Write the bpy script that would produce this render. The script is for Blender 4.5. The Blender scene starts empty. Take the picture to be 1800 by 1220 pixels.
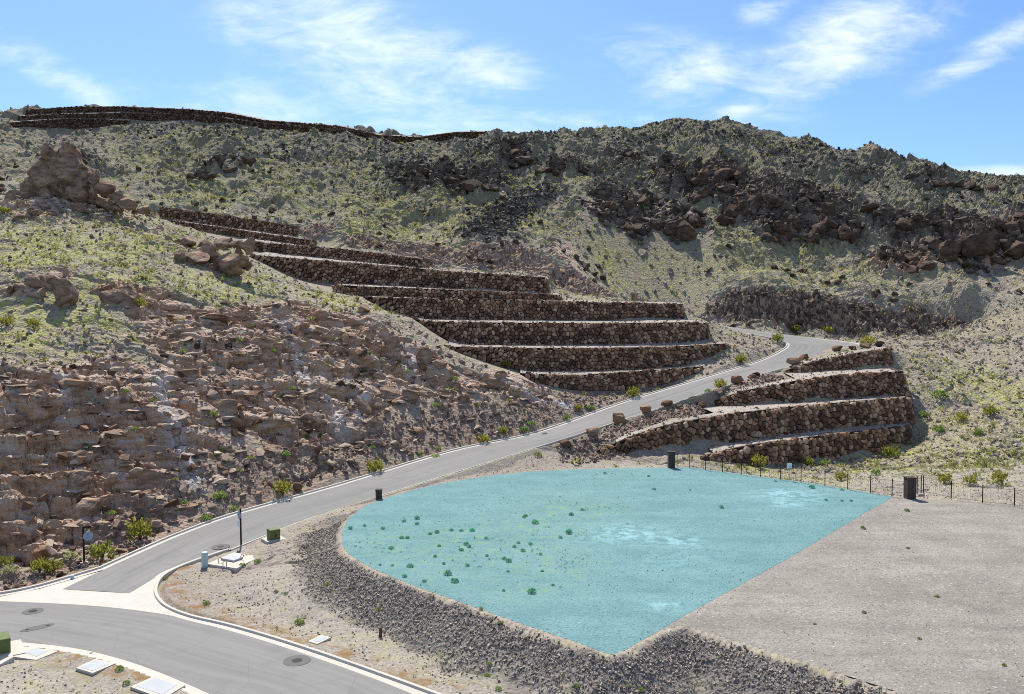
import bpy, math, random
import numpy as np
from mathutils import Vector, Matrix

random.seed(7)
RNG = np.random.default_rng(11)
SC = bpy.context.scene
COL = SC.collection

# ------------------------------------------------------------------ camera
H = 22.0                      # camera height above the near street
F = 1500.0                    # focal length in photo pixels (1800 wide)
PITCH = math.atan(65.0 / F)   # looks down a little
cam = bpy.data.cameras.new('camera')
cam.sensor_width = 36.0
cam.lens = F / 1800.0 * 36.0
cam.clip_start = 0.5
cam.clip_end = 3000
camo = bpy.data.objects.new('camera', cam)
COL.objects.link(camo)
camo.location = (0, 0, H)
camo.rotation_euler = (math.pi / 2 - PITCH, 0, 0)
SC.camera = camo

# ------------------------------------------------------------------ light
SUN_EL, SUN_AZ = math.radians(51), math.radians(-15)   # azimuth from +Y, negative = left
sd = Vector((math.sin(SUN_AZ) * math.cos(SUN_EL), math.cos(SUN_AZ) * math.cos(SUN_EL), math.sin(SUN_EL)))
sun = bpy.data.lights.new('sun', 'SUN')
sun.energy = 5.0
sun.angle = math.radians(0.53)
sun.color = (1.0, 0.955, 0.88)
suno = bpy.data.objects.new('sun', sun)
COL.objects.link(suno)
suno.rotation_euler = sd.to_track_quat('Z', 'Y').to_euler()
suno.location = (0, 0, 200)
SKY_STRENGTH = 0.095
SC.view_settings.view_transform = 'Standard'
SC.view_settings.look = 'None'
SC.view_settings.exposure = 0.58
SC.view_settings.gamma = 1.0
SC.view_settings.use_curve_mapping = False
SC.cycles.max_bounces = 4
SC.cycles.filter_width = 1.0
SC.cycles.use_denoising = False
SC.cycles.adaptive_threshold = 0.02
SC.cycles.diffuse_bounces = 2
SC.cycles.glossy_bounces = 1
SC.cycles.transparent_max_bounces = 2
SC.cycles.caustics_reflective = False
SC.cycles.caustics_refractive = False


def ray(px, py):
    a, b = (px - 900.0) / F, (py - 610.0) / F
    y = math.cos(PITCH) - b * math.sin(PITCH)
    z = -math.sin(PITCH) - b * math.cos(PITCH)
    return a / y, z / y          # x and z slope per metre of Y


def P(px, py, D):
    a, b = ray(px, py)
    return (a * D, D, H + b * D)


def G(px, py, z):
    a, b = ray(px, py)
    return P(px, py, (z - H) / b)


# ------------------------------------------------------------------ world sky
world = bpy.data.worlds.new('World')
SC.world = world
world.use_nodes = True
nt = world.node_tree
nt.nodes.clear()


class N:
    """small node-tree helper"""
    def __init__(s, t):
        s.t = t

    def new(s, typ, **kw):
        n = s.t.nodes.new(typ)
        for k, v in kw.items():
            setattr(n, k, v)
        return n

    def link(s, a, b):
        s.t.links.new(a, b)

    def _in(s, sock, v):
        if hasattr(v, 'is_output') or isinstance(v, bpy.types.NodeSocket):
            s.link(v, sock)
        else:
            sock.default_value = v

    def math(s, op, a, b=0.0, c=None, clamp=False):
        n = s.new('ShaderNodeMath', operation=op)
        n.use_clamp = clamp
        s._in(n.inputs[0], a)
        s._in(n.inputs[1], b)
        if c is not None:
            s._in(n.inputs[2], c)
        return n.outputs[0]

    def mix(s, f, a, b, blend='MIX'):
        n = s.new('ShaderNodeMix', data_type='RGBA', blend_type=blend)
        s._in(n.inputs[0], f)
        for k, v in ((6, a), (7, b)):
            if isinstance(v, tuple) and len(v) == 3:
                v = v + (1,)
            s._in(n.inputs[k], v)
        return n.outputs[2]

    def noise(s, vec, scale, detail=4, rough=0.55, dist=0.0, out=0):
        n = s.new('ShaderNodeTexNoise')
        if vec is not None:
            s.link(vec, n.inputs['Vector'])
        n.inputs['Scale'].default_value = scale
        n.inputs['Detail'].default_value = detail
        n.inputs['Roughness'].default_value = rough
        n.inputs['Distortion'].default_value = dist
        return n.outputs[out]

    def voro(s, vec, scale, feature='F1', out='Distance', rnd=1.0):
        n = s.new('ShaderNodeTexVoronoi', feature=feature)
        if vec is not None:
            s.link(vec, n.inputs['Vector'])
        n.inputs['Scale'].default_value = scale
        n.inputs['Randomness'].default_value = rnd
        return n.outputs[out]

    def ramp(s, f, stops):
        n = s.new('ShaderNodeValToRGB')
        s._in(n.inputs[0], f)
        e = n.color_ramp.elements
        while len(e) < len(stops):
            e.new(0.5)
        for k, (p, c) in enumerate(stops):
            e[k].position = p
            e[k].color = c + (1,) if isinstance(c, tuple) else (c, c, c, 1)
        return n.outputs[0]

    def step(s, v, lo, hi):
        n = s.new('ShaderNodeMapRange', interpolation_type='SMOOTHSTEP')
        s._in(n.inputs[0], v)
        n.inputs[1].default_value = lo
        n.inputs[2].default_value = hi
        return n.outputs[0]

    def mapping(s, vec, scale=(1, 1, 1), rot=(0, 0, 0), loc=(0, 0, 0)):
        n = s.new('ShaderNodeMapping')
        s.link(vec, n.inputs[0])
        n.inputs['Scale'].default_value = scale
        n.inputs['Rotation'].default_value = rot
        n.inputs['Location'].default_value = loc
        return n.outputs[0]


w = N(nt)
sky = w.new('ShaderNodeTexSky', sky_type='NISHITA')
sky.sun_disc = False
sky.sun_elevation = SUN_EL
sky.sun_rotation = SUN_AZ
sky.altitude = 600
sky.air_density = 1.0
sky.dust_density = 0.9
sky.ozone_density = 2.2
tc = w.new('ShaderNodeTexCoord')
sep = w.new('ShaderNodeSeparateXYZ')
w.link(tc.outputs['Generated'], sep.inputs[0])
ysafe = w.math('MAXIMUM', sep.outputs[1], 0.05)
az = w.math('DIVIDE', sep.outputs[0], ysafe)
el = w.math('DIVIDE', sep.outputs[2], ysafe)
front = w.step(sep.outputs[1], 0.25, 0.5)
cmb = w.new('ShaderNodeCombineXYZ')
w.link(az, cmb.inputs[0])
w.link(el, cmb.inputs[1])
cirrus = w.noise(w.mapping(cmb.outputs[0], (5.0, 13.0, 1), (0, 0, -0.5)), 1.3, 7, 0.62, 0.9)
fine = w.noise(w.mapping(cmb.outputs[0], (9, 30, 1), (0, 0, -0.35)), 2.2, 6, 0.6, 0.6)
warp = w.noise(cmb.outputs[0], 9.0, 4, 0.6)
total = None
# wisps where they stand in the sky: (px, py, half width, half height, turn, strength)
for bx_, by_, sx_, sy_, rot_, st_ in [
        (590, 55, 260, 100, -0.75, 0.82), (690, 95, 130, 50, 0.1, 0.72), (865, 130, 85, 48, -0.15, 0.95), (1480, 80, 220, 66, 0.5, 0.95), (1235, 130, 120, 48, 0.15, 0.85), (1745, 85, 130, 28, 0.5, 0.8),
        (1310, 193, 50, 14, 0.1, 0.9), (110, 140, 190, 36, -0.5, 0.52), (1340, 20, 60, 26, 0.3, 0.7),
        (1740, 303, 150, 12, 0.0, 0.9), (640, 190, 420, 60, -0.05, 0.55), (1020, 210, 200, 22, 0.0, 0.4), (1600, 40, 80, 36, 0.4, 0.8),
        (500, 30, 200, 90, -0.6, 0.65), (1130, 90, 120, 40, 0.1, 0.5)]:
    a0, e0 = ray(bx_, by_)
    ca, sa = math.cos(rot_), math.sin(rot_)
    da = w.math('SUBTRACT', az, a0)
    de = w.math('SUBTRACT', el, e0)
    u_ = w.math('ADD', w.math('MULTIPLY', da, ca * F / sx_), w.math('MULTIPLY', de, sa * F / sx_))
    v_ = w.math('ADD', w.math('MULTIPLY', da, -sa * F / sy_), w.math('MULTIPLY', de, ca * F / sy_))
    r2 = w.math('ADD', w.math('MULTIPLY', u_, u_), w.math('MULTIPLY', v_, v_))
    g_ = w.math('MULTIPLY', w.math('EXPONENT', w.math('MULTIPLY', r2, -0.8)), st_)
    total = g_ if total is None else w.math('MAXIMUM', total, g_)
# the rest of the sky keeps thin cirrus of the same sort
rest = w.math('MULTIPLY', w.math('SUBTRACT', 1.0, front), 0.45)
total = w.math('ADD', w.math('MULTIPLY', total, front), rest)
cl = w.math('ADD', w.math('MULTIPLY', cirrus, 0.62), w.math('MULTIPLY', fine, 0.38))
cl = w.math('ADD', cl, w.math('MULTIPLY', w.math('SUBTRACT', warp, 0.5), 0.25))
cov = w.math('SUBTRACT', cl, w.math('MULTIPLY', w.math('SUBTRACT', 1.0, total), 0.36))
cm = w.math('MULTIPLY', w.step(cov, 0.14, 0.78), 0.92)
cm = w.math('MULTIPLY', cm, w.step(total, 0.02, 0.5))
skyc = w.mix(1.0, sky.outputs[0], (0.70, 0.90, 1.22), 'MULTIPLY')
skyc = w.mix(cm, skyc, (9.0, 9.4, 10.0))
bg = w.new('ShaderNodeBackground')
w.link(skyc, bg.inputs[0])
bg.inputs[1].default_value = SKY_STRENGTH
wo = w.new('ShaderNodeOutputWorld')
w.link(bg.outputs[0], wo.inputs[0])

# ------------------------------------------------------------------ numpy noise
def hsh(ix, iy, seed):
    h = (ix.astype(np.int64) * 374761393 + iy.astype(np.int64) * 668265263 + seed * 1442695041) & 0xFFFFFFFF
    h = ((h ^ (h >> 13)) * 1274126177) & 0xFFFFFFFF
    h = h ^ (h >> 16)
    return (h & 0xFFFFFF) / float(0xFFFFFF)


def vnoise(x, y, seed=0):
    ix, iy = np.floor(x), np.floor(y)
    fx, fy = x - ix, y - iy
    fx = fx * fx * fx * (fx * (fx * 6 - 15) + 10)
    fy = fy * fy * fy * (fy * (fy * 6 - 15) + 10)
    ix = ix.astype(np.int64)
    iy = iy.astype(np.int64)
    a, b = hsh(ix, iy, seed), hsh(ix + 1, iy, seed)
    c, d = hsh(ix, iy + 1, seed), hsh(ix + 1, iy + 1, seed)
    return (a + (b - a) * fx) * (1 - fy) + (c + (d - c) * fx) * fy - 0.5


def fbm(x, y, scale, octv=4, seed=0, gain=0.5, ridged=False):
    x, y = x / scale, y / scale
    out, amp = np.zeros_like(x), 1.0
    for o in range(octv):
        n = vnoise(x + 17.3 * o, y - 9.1 * o, seed + o)
        if ridged:
            n = 0.5 - 2 * np.abs(n)
        out += amp * n
        amp *= gain
        x, y = x * 1.93 + y * 0.35, y * 1.93 - x * 0.35
    return out


def cells(x, y, seed=0):
    """Worley cells: random value of the nearest cell and F2-F1"""
    ix, iy = np.floor(x).astype(np.int64), np.floor(y).astype(np.int64)
    d1 = np.full(x.shape, 9.0)
    d2 = np.full(x.shape, 9.0)
    val = np.zeros_like(x)
    for dx in (-1, 0, 1):
        for dy in (-1, 0, 1):
            jx, jy = ix + dx, iy + dy
            qx = jx + 0.15 + 0.7 * hsh(jx, jy, seed)
            qy = jy + 0.15 + 0.7 * hsh(jx, jy, seed + 5)
            d = np.hypot(x - qx, y - qy)
            near = d < d1
            d2 = np.where(near, d1, np.minimum(d2, d))
            val = np.where(near, hsh(jx, jy, seed + 9), val)
            d1 = np.where(near, d, d1)
    return val, d2 - d1


def sstep(a, b, x):
    t = np.clip((x - a) / (b - a), 0, 1)
    return t * t * (3 - 2 * t)


def polydist(X, Y, poly, closed=True):
    """distance to a polyline and inside flag"""
    p = np.asarray(poly)[:, :2]
    n = len(p)
    d = np.full(X.shape, 1e9)
    ins = np.zeros(X.shape, bool)
    for i in range(n if closed else n - 1):
        a, b = p[i], p[(i + 1) % n]
        e = b - a
        t = np.clip(((X - a[0]) * e[0] + (Y - a[1]) * e[1]) / max(e @ e, 1e-9), 0, 1)
        d = np.minimum(d, np.hypot(X - a[0] - t * e[0], Y - a[1] - t * e[1]))
        if closed:
            c = (a[1] > Y) != (b[1] > Y)
            with np.errstate(divide='ignore', invalid='ignore'):
                xx = a[0] + (Y - a[1]) / (b[1] - a[1] + 1e-12) * e[0]
            ins ^= c & (X < xx)
    return d, ins


# ------------------------------------------------------------------ layout: roads
def gz(px, py, z):
    return G(px, py, z)


SEC = [  # left edge, right edge of the hill road's asphalt, from the junction to past the hairpin
    (gz(110, 1036, 0.0), gz(227, 1043, 0.0)), (gz(160, 1012, 0.03), gz(290, 1008, 0.03)),
    (gz(267, 963, 0.25), gz(400, 967, 0.25)), (gz(333, 935, 0.5), gz(470, 939, 0.5)), (gz(423, 903, 1.0), gz(545, 910, 1.0)),
    (gz(600, 853, 2.1), gz(712, 857, 2.1)), (P(800, 793, 112), P(890, 802, 108.5)), (P(950, 760, 121), P(1003, 767, 116)),
    (P(1100, 707.5, 136), P(1160, 716, 132)), (P(1250, 662, 152), P(1315, 665, 147.5)), (P(1338, 635, 163), P(1400, 640, 158.5)),
    (P(1380, 615, 170), P(1470, 621, 166)), (P(1388, 606, 173), P(1510, 606, 175)), (P(1378, 600, 176), P(1440, 596, 189)),
    (P(1350, 593, 180), P(1367, 587, 194)), (P(1300, 585, 186), P(1300, 578, 198)), (P(1250, 576, 191), P(1243, 570, 203)),
    (P(1190, 568, 196), P(1180, 561, 208))]


def catmull(pts, n):
    pts = [np.array(p, float) for p in pts]
    pts = [2 * pts[0] - pts[1]] + pts + [2 * pts[-1] - pts[-2]]
    out = []
    for i in range(1, len(pts) - 2):
        a, b, c, d = pts[i - 1:i + 3]
        for k in range(n):
            t = k / n
            out.append(0.5 * (2 * b + (c - a) * t + (2 * a - 5 * b + 4 * c - d) * t * t + (3 * b - a - 3 * c + d) * t ** 3))
    out.append(pts[-2])
    return np.array(out)


ROAD_L = catmull([s[0] for s in SEC], 8)
ROAD_R = catmull([s[1] for s in SEC], 8)
ROAD_C = (ROAD_L + ROAD_R) / 2
ROAD_HW = np.linalg.norm((ROAD_L - ROAD_R)[:, :2], axis=1) / 2

STREET_FAR = catmull([G(x, y, 0) for x, y in [(-260, 1056), (-120, 1054), (0, 1057), (150, 1064), (270, 1077), (350, 1094), (450, 1122), (550, 1154), (650, 1190), (720, 1218), (800, 1250), (900, 1292)]], 6)
STREET_NEAR = catmull([G(x, y, 0) for x, y in [(-260, 1128), (-120, 1124), (0, 1127), (80, 1133), (150, 1143), (220, 1161), (280, 1182), (330, 1203), (370, 1221), (440, 1258), (520, 1305), (600, 1360)]], 6)
KERB_LEFT = catmull([G(x, y, 0) for x, y in [(-260, 1072), (-120, 1063), (0, 1048), (70, 1034), (133, 1016)]], 6)
KERB_CORNER = catmull([G(x, y, z) for x, y, z in [(400, 967, 0.26), (333, 990, 0.12), (293, 1008, 0.04)]] + [G(x, y, 0) for x, y in [(277, 1022), (271, 1038), (275, 1053), (292, 1069), (332, 1085), (400, 1101), (480, 1124), (560, 1150), (640, 1178), (720, 1207), (800, 1237), (900, 1276)]], 6)
ROAD_POLY = np.vstack([ROAD_L, ROAD_R[::-1]])
STREET_POLY = np.vstack([STREET_FAR, STREET_NEAR[::-1]])
APRON = [G(x, y, 0) for x, y in [(-260, 1066), (-120, 1062), (0, 1049), (70, 1035), (133, 1017), (175, 1000), (300, 1000), (279, 1022), (273, 1038), (277, 1053), (294, 1069), (333, 1084), (400, 1102), (400, 1114), (270, 1084), (150, 1072), (0, 1064), (-120, 1061), (-260, 1068)]]

PAD_Z = 2.2
PAD_EDGE_L = [(1212, 821), (1100, 822), (1000, 825), (925, 829), (860, 836), (790, 847), (730, 860), (680, 874), (640, 890), (612, 912), (600, 935), (601, 955), (612, 973), (640, 990),
              (667, 1004), (733, 1031), (800, 1054), (867, 1078), (933, 1101), (1000, 1123), (1050, 1142), (1075, 1150)]
LOT_CYAN = [G(x, y, PAD_Z) for x, y in PAD_EDGE_L + [(1098, 1142), (1200, 1083), (1387, 980), (1480, 925), (1570, 873), (1440, 851), (1303, 833)]]
LOT_GREY = [G(x, y, PAD_Z) for x, y in [(1090, 1146), (1130, 1124), (1165, 1106), (1200, 1099), (1240, 1110), (1320, 1134), (1400, 1159), (1500, 1190), (1600, 1222), (1800, 1290), (2150, 1290), (2300, 1050), (2150, 912), (1950, 900), (1800, 889), (1700, 881), (1600, 876),
            (1570, 873), (1480, 925), (1387, 980), (1200, 1083), (1098, 1142)]]
PAD_POLY = [G(x, y, PAD_Z) for x, y in PAD_EDGE_L + [(1098, 1142), (1130, 1124), (1165, 1106), (1200, 1099), (1240, 1110), (1320, 1134), (1400, 1159), (1500, 1190), (1600, 1222), (1800, 1290), (2150, 1290), (2300, 1050), (2150, 912), (1950, 900), (1800, 889), (1700, 881), (1600, 876), (1570, 873), (1440, 851), (1303, 833)]]

# ------------------------------------------------------------------ layout: stone walls (px, bottom y, top y, distance)
WALLS = {
    'L1': [(915, 655, 655, 135), (933, 667, 656, 136), (983, 679, 658, 138), (1033, 684, 658, 140), (1100, 683, 653, 143), (1150, 676, 650, 147), (1200, 662, 647, 152), (1237, 646, 643, 156)],
    'L2': [(780, 605, 605, 140), (797, 614, 609, 140), (830, 625, 609, 141), (883, 643, 610, 143), (933, 652, 611, 145), (1033, 652, 611, 149), (1120, 650, 610, 153), (1200, 643, 608, 158), (1250, 624, 605, 162), (1279, 608, 603, 165)],
    'L3': [(725, 556, 556, 148), (745, 570, 564, 148), (787, 598, 565, 150), (830, 606, 566, 152), (933, 606, 567, 155), (1067, 605, 568, 158), (1200, 602, 566, 164), (1245, 595, 567, 168)],
    'L4': [(640, 521, 521, 160), (660, 533, 522, 160), (700, 555, 523, 161), (730, 561, 524, 162), (900, 562, 527, 166), (1067, 563, 531, 169), (1200, 560, 534, 175)],
    'L5': [(585, 511, 500, 170), (667, 521, 504, 173), (800, 526, 509, 177), (900, 528, 513, 179), (985, 528, 518, 181)],
    'L6': [(440, 450, 446, 181), (470, 463, 450, 182), (510, 483, 453, 183), (547, 494, 456, 183), (600, 498, 460, 184), (700, 502, 468, 186), (800, 508, 477, 188), (900, 513, 483, 190), (960, 516, 487, 192)],
    'L7': [(415, 434, 422, 194), (500, 446, 429, 195), (600, 456, 437, 196), (700, 466, 449, 198), (747, 471, 455, 199)],
    'L8': [(300, 399, 387, 203), (390, 410, 399, 204), (470, 422, 411, 205), (548, 433, 422, 205)],
    'L9': [(280, 382, 363, 211), (400, 399, 379, 211), (517, 414, 397, 212)],
    'W1': [(1380, 655, 652, 152), (1405, 655, 643, 152.5), (1433, 653, 634, 153.5), (1500, 649, 621, 156), (1568, 644, 611, 159)],
    'W2': [(1230, 714, 712, 140), (1260, 714, 702, 139), (1300, 713, 688, 138), (1400, 707, 669, 139), (1500, 699, 656, 143), (1593, 692, 652, 148)],
    'W3': [(1048, 797, 792, 114), (1100, 795, 771, 114), (1150, 789, 754, 116), (1200, 783, 741, 118.5), (1300, 777, 725, 123), (1400, 761, 714, 129), (1500, 749, 705, 135), (1605, 741, 697, 142)],
    'W4': [(1233, 805, 802, 113), (1267, 807, 794, 114), (1300, 811, 786, 115.5), (1345, 814, 778, 118), (1400, 812, 771, 122), (1467, 805, 763, 127.5), (1540, 798, 754, 133), (1600, 783, 747, 139)],
    'R3': [(18, 224, 215, 303), (83, 226, 210, 303), (133, 227, 208, 303), (180, 223, 209, 304), (225, 217, 212, 305)],
    'R2': [(30, 211, 204, 308), (100, 207, 200, 308), (233, 208, 198, 308), (367, 216, 203, 309), (467, 226, 217, 310), (540, 233, 222, 311), (600, 239, 226, 312), (667, 250, 237, 313), (733, 251, 241, 314), (800, 242, 232, 316), (860, 240, 231, 317), (905, 241, 233, 318)],
    'R1': [(45, 201, 193, 313), (133, 197, 187, 313), (207, 196, 187, 313), (333, 201, 192, 314), (400, 206, 198, 315), (463, 216, 211, 316), (540, 223, 217, 317), (600, 227, 222, 318), (660, 236, 235, 318)],
}
ABOVE = {'L1': 'L2', 'L2': 'L3', 'L3': 'L4', 'L4': 'L5', 'L5': 'L6', 'L6': 'L7', 'L7': 'L8', 'L8': 'L9', 'W4': 'W3', 'W3': 'W2', 'W2': 'W1', 'R3': 'R2', 'R2': 'R1'}
BATTER = 0.12
WB, WT = {}, {}
for k, v in WALLS.items():
    WB[k] = np.array([P(x, yb, d) for x, yb, yt, d in v])
    top = []
    for (x, yb, yt, d) in v:
        zb = P(x, yb, d)[2]
        q = P(x, yt, d + 0.4)
        q = P(x, yt, d + max(q[2] - zb, 0.1) * BATTER + 0.25)
        top.append(q)
    WT[k] = np.array(top)

# ------------------------------------------------------------------ terrain control points (px, py, distance)
CTRL = [
    # cliff and hill on the left
    (0, 1000, 73), (100, 965, 78), (200, 925, 82), (320, 890, 86), (423, 880, 89), (520, 850, 95),
    (-150, 1000, 72), (-150, 800, 85), (-150, 600, 104), (-150, 450, 140), (-300, 700, 100), (-300, 400, 160),
    (0, 860, 81), (100, 860, 84.5), (220, 830, 87), (330, 810, 91), (450, 800, 95),
    (0, 700, 89), (100, 700, 93), (250, 700, 97), (400, 750, 97), (400, 650, 109), (250, 600, 109), (100, 600, 104), (0, 600, 101),
    (400, 570, 122), (250, 530, 121), (100, 500, 120), (0, 500, 117), (400, 505, 138), (250, 450, 142), (100, 420, 145), (0, 420, 142),
    (370, 455, 152), (300, 400, 178), (200, 370, 174), (110, 345, 168), (40, 350, 166), (-60, 360, 166), (340, 400, 186),
    (600, 775, 105), (600, 680, 116), (600, 600, 127), (600, 545, 139), (540, 513, 160), (480, 480, 166), (430, 450, 178), (500, 720, 106), (500, 620, 117), (500, 560, 131),
    (750, 760, 110), (750, 690, 119), (750, 640, 127), (750, 590, 137), (690, 560, 140), (680, 650, 122), (680, 780, 106),
    (850, 740, 117), (850, 690, 126), (850, 650, 133), (900, 735, 119), (930, 695, 128), (990, 700, 131), (1050, 705, 136),
    # saddle behind the tower, left edge
    (0, 300, 235), (0, 250, 262), (100, 260, 262), (-150, 300, 235), (-150, 240, 280), (200, 330, 226), (250, 345, 222), (60, 235, 292),
    # cut behind the upper terraces: foot and lip
    (530, 410, 214), (600, 432, 207), (760, 470, 203), (880, 480, 203), (980, 512, 199), (1050, 522, 199), (1180, 531, 204),
    (530, 398, 219), (600, 411, 213), (700, 421, 212), (760, 436, 211), (840, 432, 212), (910, 430, 212), (960, 455, 209), (1000, 481, 206), (1100, 501, 206), (1185, 519, 209),
    # cut behind the hairpin: foot and lip
    (1250, 562, 207), (1320, 571, 206), (1400, 582, 205), (1500, 590, 203), (1620, 590, 203), (1700, 575, 205),
    (1250, 546, 211), (1290, 527, 212), (1350, 510, 213), (1430, 507, 213), (1480, 517, 211), (1530, 540, 208), (1640, 556, 207),
    # hill behind, bottom to ridge
    (300, 355, 223), (400, 380, 222), (400, 330, 247), (400, 260, 285), (400, 216, 309), (250, 290, 258), (250, 220, 305), (150, 240, 290),
    (600, 370, 232), (600, 300, 270), (600, 240, 312), (750, 400, 226), (800, 350, 256), (800, 290, 292), (780, 246, 318), (700, 252, 316),
    (950, 420, 224), (950, 340, 262), (950, 280, 296), (950, 243, 322), (1020, 237, 328), (1080, 234, 330), (1150, 226, 332),
    (1000, 455, 215), (1100, 475, 214), (1100, 420, 238), (1100, 340, 270), (1100, 280, 300), (1200, 490, 213), (1200, 420, 241), (1200, 340, 274), (1200, 270, 306), (1200, 221, 334),
    (1260, 216, 335), (1310, 228, 330), (1370, 240, 322), (1350, 460, 230), (1350, 400, 250), (1350, 330, 276), (1350, 280, 299), (1450, 254, 306), (1450, 310, 280), (1450, 400, 249), (1500, 470, 229),
    (1540, 265, 296), (1580, 281, 290), (1600, 298, 284), (1650, 313, 278), (1700, 318, 274), (1800, 320, 270), (1900, 325, 268), (2050, 330, 262), (2200, 330, 255),
    (1550, 380, 252), (1650, 370, 254), (1600, 440, 235), (1700, 450, 230), (1700, 390, 247), (1800, 400, 242), (1800, 460, 226), (1900, 430, 222), (2100, 430, 215), (1750, 345, 264),
    (1600, 510, 214), (1700, 510, 209), (1800, 520, 204), (1750, 570, 193), (1850, 600, 178), (2000, 560, 185), (2000, 700, 140), (2200, 600, 160), (2200, 800, 100),
    # right of the hairpin down to the wash behind the fence
    (1580, 597, 186), (1620, 600, 185), (1600, 630, 170), (1650, 640, 164), (1700, 620, 175), (1640, 690, 150), (1700, 690, 148), (1640, 750, 138), (1700, 760, 130), (1780, 760, 127), (1780, 690, 147),
    (1800, 840, 102), (1700, 835, 105), (1900, 850, 98), (1620, 800, 125), (1560, 830, 112), (1640, 840, 106), (1480, 835, 112), (1400, 832, 112), (1300, 825, 110), (1230, 815, 110),
    (1620, 860, 97), (1720, 868, 94), (1500, 852, 103),
    # slope between pad and hill road
    (1000, 800, 111), (900, 822, 106), (1100, 808, 110.5), (1180, 808, 111), (1060, 775, 116), (1130, 745, 125),
]
CTRL_PTS = [P(*c) for c in CTRL]
# verge beside the street, near ground and the far side of the ridge
CTRL_PTS += [G(x, y, z) for x, y, z in [(300, 1040, 0.15), (350, 1070, 0.15), (450, 1100, 0.15), (560, 1135, 0.15), (700, 1185, 0.15), (850, 1235, 0.15), (420, 1010, 0.2), (500, 1000, 0.5), (550, 1050, 0.4), (600, 1080, 0.4), (660, 1120, 0.3), (760, 1175, 0.3), (880, 1218, 0.2),
    (530, 950, 0.9), (460, 960, 0.35), (600, 905, 1.9), (1000, 1200, 0.2), (1100, 1215, 0.3), (1250, 1240, 0.0), (1400, 1260, -0.5), (1600, 1330, -0.6),
    (0, 1160, 0.1), (100, 1180, 0.1), (200, 1200, 0.1), (0, 1220, 0.2), (100, 1300, 0.2), (-200, 1180, 0.1), (-200, 1300, 0.2), (600, 1420, 0), (1200, 1420, -0.5), (1800, 1500, -0.5), (2300, 1300, 0.5)]]
CTRL_PTS += [(0, 20, 0), (-40, 20, 0), (40, 20, 0), (60, 40, 0.5), (-70, 40, 0.5)]
for x, y, d in [(0, 205, 345), (150, 189, 350), (400, 205, 350), (600, 232, 350), (800, 240, 352), (1000, 245, 362), (1250, 217, 370), (1450, 258, 345), (1600, 300, 318), (1800, 325, 305), (2050, 330, 300), (-200, 215, 340)]:
    q = P(x, y, d)
    CTRL_PTS.append((q[0], q[1], q[2] - 9))
    CTRL_PTS.append((q[0] * 1.25, q[1] + 90, q[2] - 45))
for k, b in WB.items():
    for i, p in enumerate(b):
        CTRL_PTS.append((p[0], p[1], p[2] - 0.25))
        t = WT[k][i]
        up = ABOVE.get(k)
        open_ = up is None or not (WB[up][:, 0].min() - 1 < t[0] < WB[up][:, 0].max() + 1)
        if open_ and k[0] != 'R':
            CTRL_PTS.append((t[0], t[1] + (5.0 if k[0] != 'W' else 2.2), t[2] + 0.3))
for i in range(0, len(ROAD_L), 6):
    CTRL_PTS += [tuple(ROAD_L[i]), tuple(ROAD_R[i])]
CP = np.array(CTRL_PTS)
# drop near duplicates
keep = []
for i in range(len(CP)):
    if all((CP[i, 0] - CP[j, 0]) ** 2 + (CP[i, 1] - CP[j, 1]) ** 2 > 1.0 for j in keep):
        keep.append(i)
CP = CP[keep]
n = len(CP)
A = np.hypot(CP[:, None, 0] - CP[None, :, 0], CP[:, None, 1] - CP[None, :, 1])
M_ = np.zeros((n + 3, n + 3))
M_[:n, :n] = A - 0.02 * np.eye(n)
M_[:n, n] = 1
M_[:n, n + 1:] = CP[:, :2]
M_[n:, :n] = M_[:n, n:].T
WGT = np.linalg.solve(M_, np.concatenate([CP[:, 2], np.zeros(3)]))
GX0, GY0, GS = -400.0, 10.0, 1.25
gx = np.arange(GX0, 400, GS)
gy = np.arange(GY0, 470, GS)
GXX, GYY = np.meshgrid(gx, gy)
ZC = np.zeros_like(GXX)
for r in range(0, len(gy), 8):
    xx, yy = GXX[r:r + 8], GYY[r:r + 8]
    d = np.sqrt((xx[..., None] - CP[:, 0]) ** 2 + (yy[..., None] - CP[:, 1]) ** 2)
    ZC[r:r + 8] = d @ WGT[:n] + WGT[n] + WGT[n + 1] * xx + WGT[n + 2] * yy


def bil(Gd, X, Y):
    fx = np.clip((X - GX0) / GS, 0, len(gx) - 1.001)
    fy = np.clip((Y - GY0) / GS, 0, len(gy) - 1.001)
    ix, iy = fx.astype(int), fy.astype(int)
    fx, fy = fx - ix, fy - iy
    return (Gd[iy, ix] * (1 - fx) + Gd[iy, ix + 1] * fx) * (1 - fy) + (Gd[iy + 1, ix] * (1 - fx) + Gd[iy + 1, ix + 1] * fx) * fy


def hit(px, py, d0=42.0):
    """world point where the view line through a photo point meets the smooth ground"""
    a, b = ray(px, py)
    D = np.arange(d0, 420, 0.25)
    zt = bil(ZC, a * D, D)
    below = np.nonzero(H + b * D < zt)[0]
    i = below[0] if len(below) else len(D) - 1
    return np.array([a * D[i], D[i]])


# distance grids on the coarse lattice
WD = np.full(GXX.shape, 1e9)
for k, b in WB.items():
    WD = np.minimum(WD, polydist(GXX, GYY, b, False)[0])
PD, PIN = polydist(GXX, GYY, PAD_POLY)
PSD = np.where(PIN, -PD, PD)
sd_, sin_ = polydist(GXX, GYY, STREET_POLY)
ad_, ain_ = polydist(GXX, GYY, APRON)
SSD = np.minimum(np.where(sin_, -sd_, sd_), np.where(ain_, -ad_, ad_))
RD = np.full(GXX.shape, 1e9)
RZ = np.zeros(GXX.shape)
for i in range(len(ROAD_C)):
    d = np.hypot(GXX - ROAD_C[i, 0], GYY - ROAD_C[i, 1]) - ROAD_HW[i]
    m = d < RD
    RD[m] = d[m]
    RZ[m] = ROAD_C[i, 2]
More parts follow.
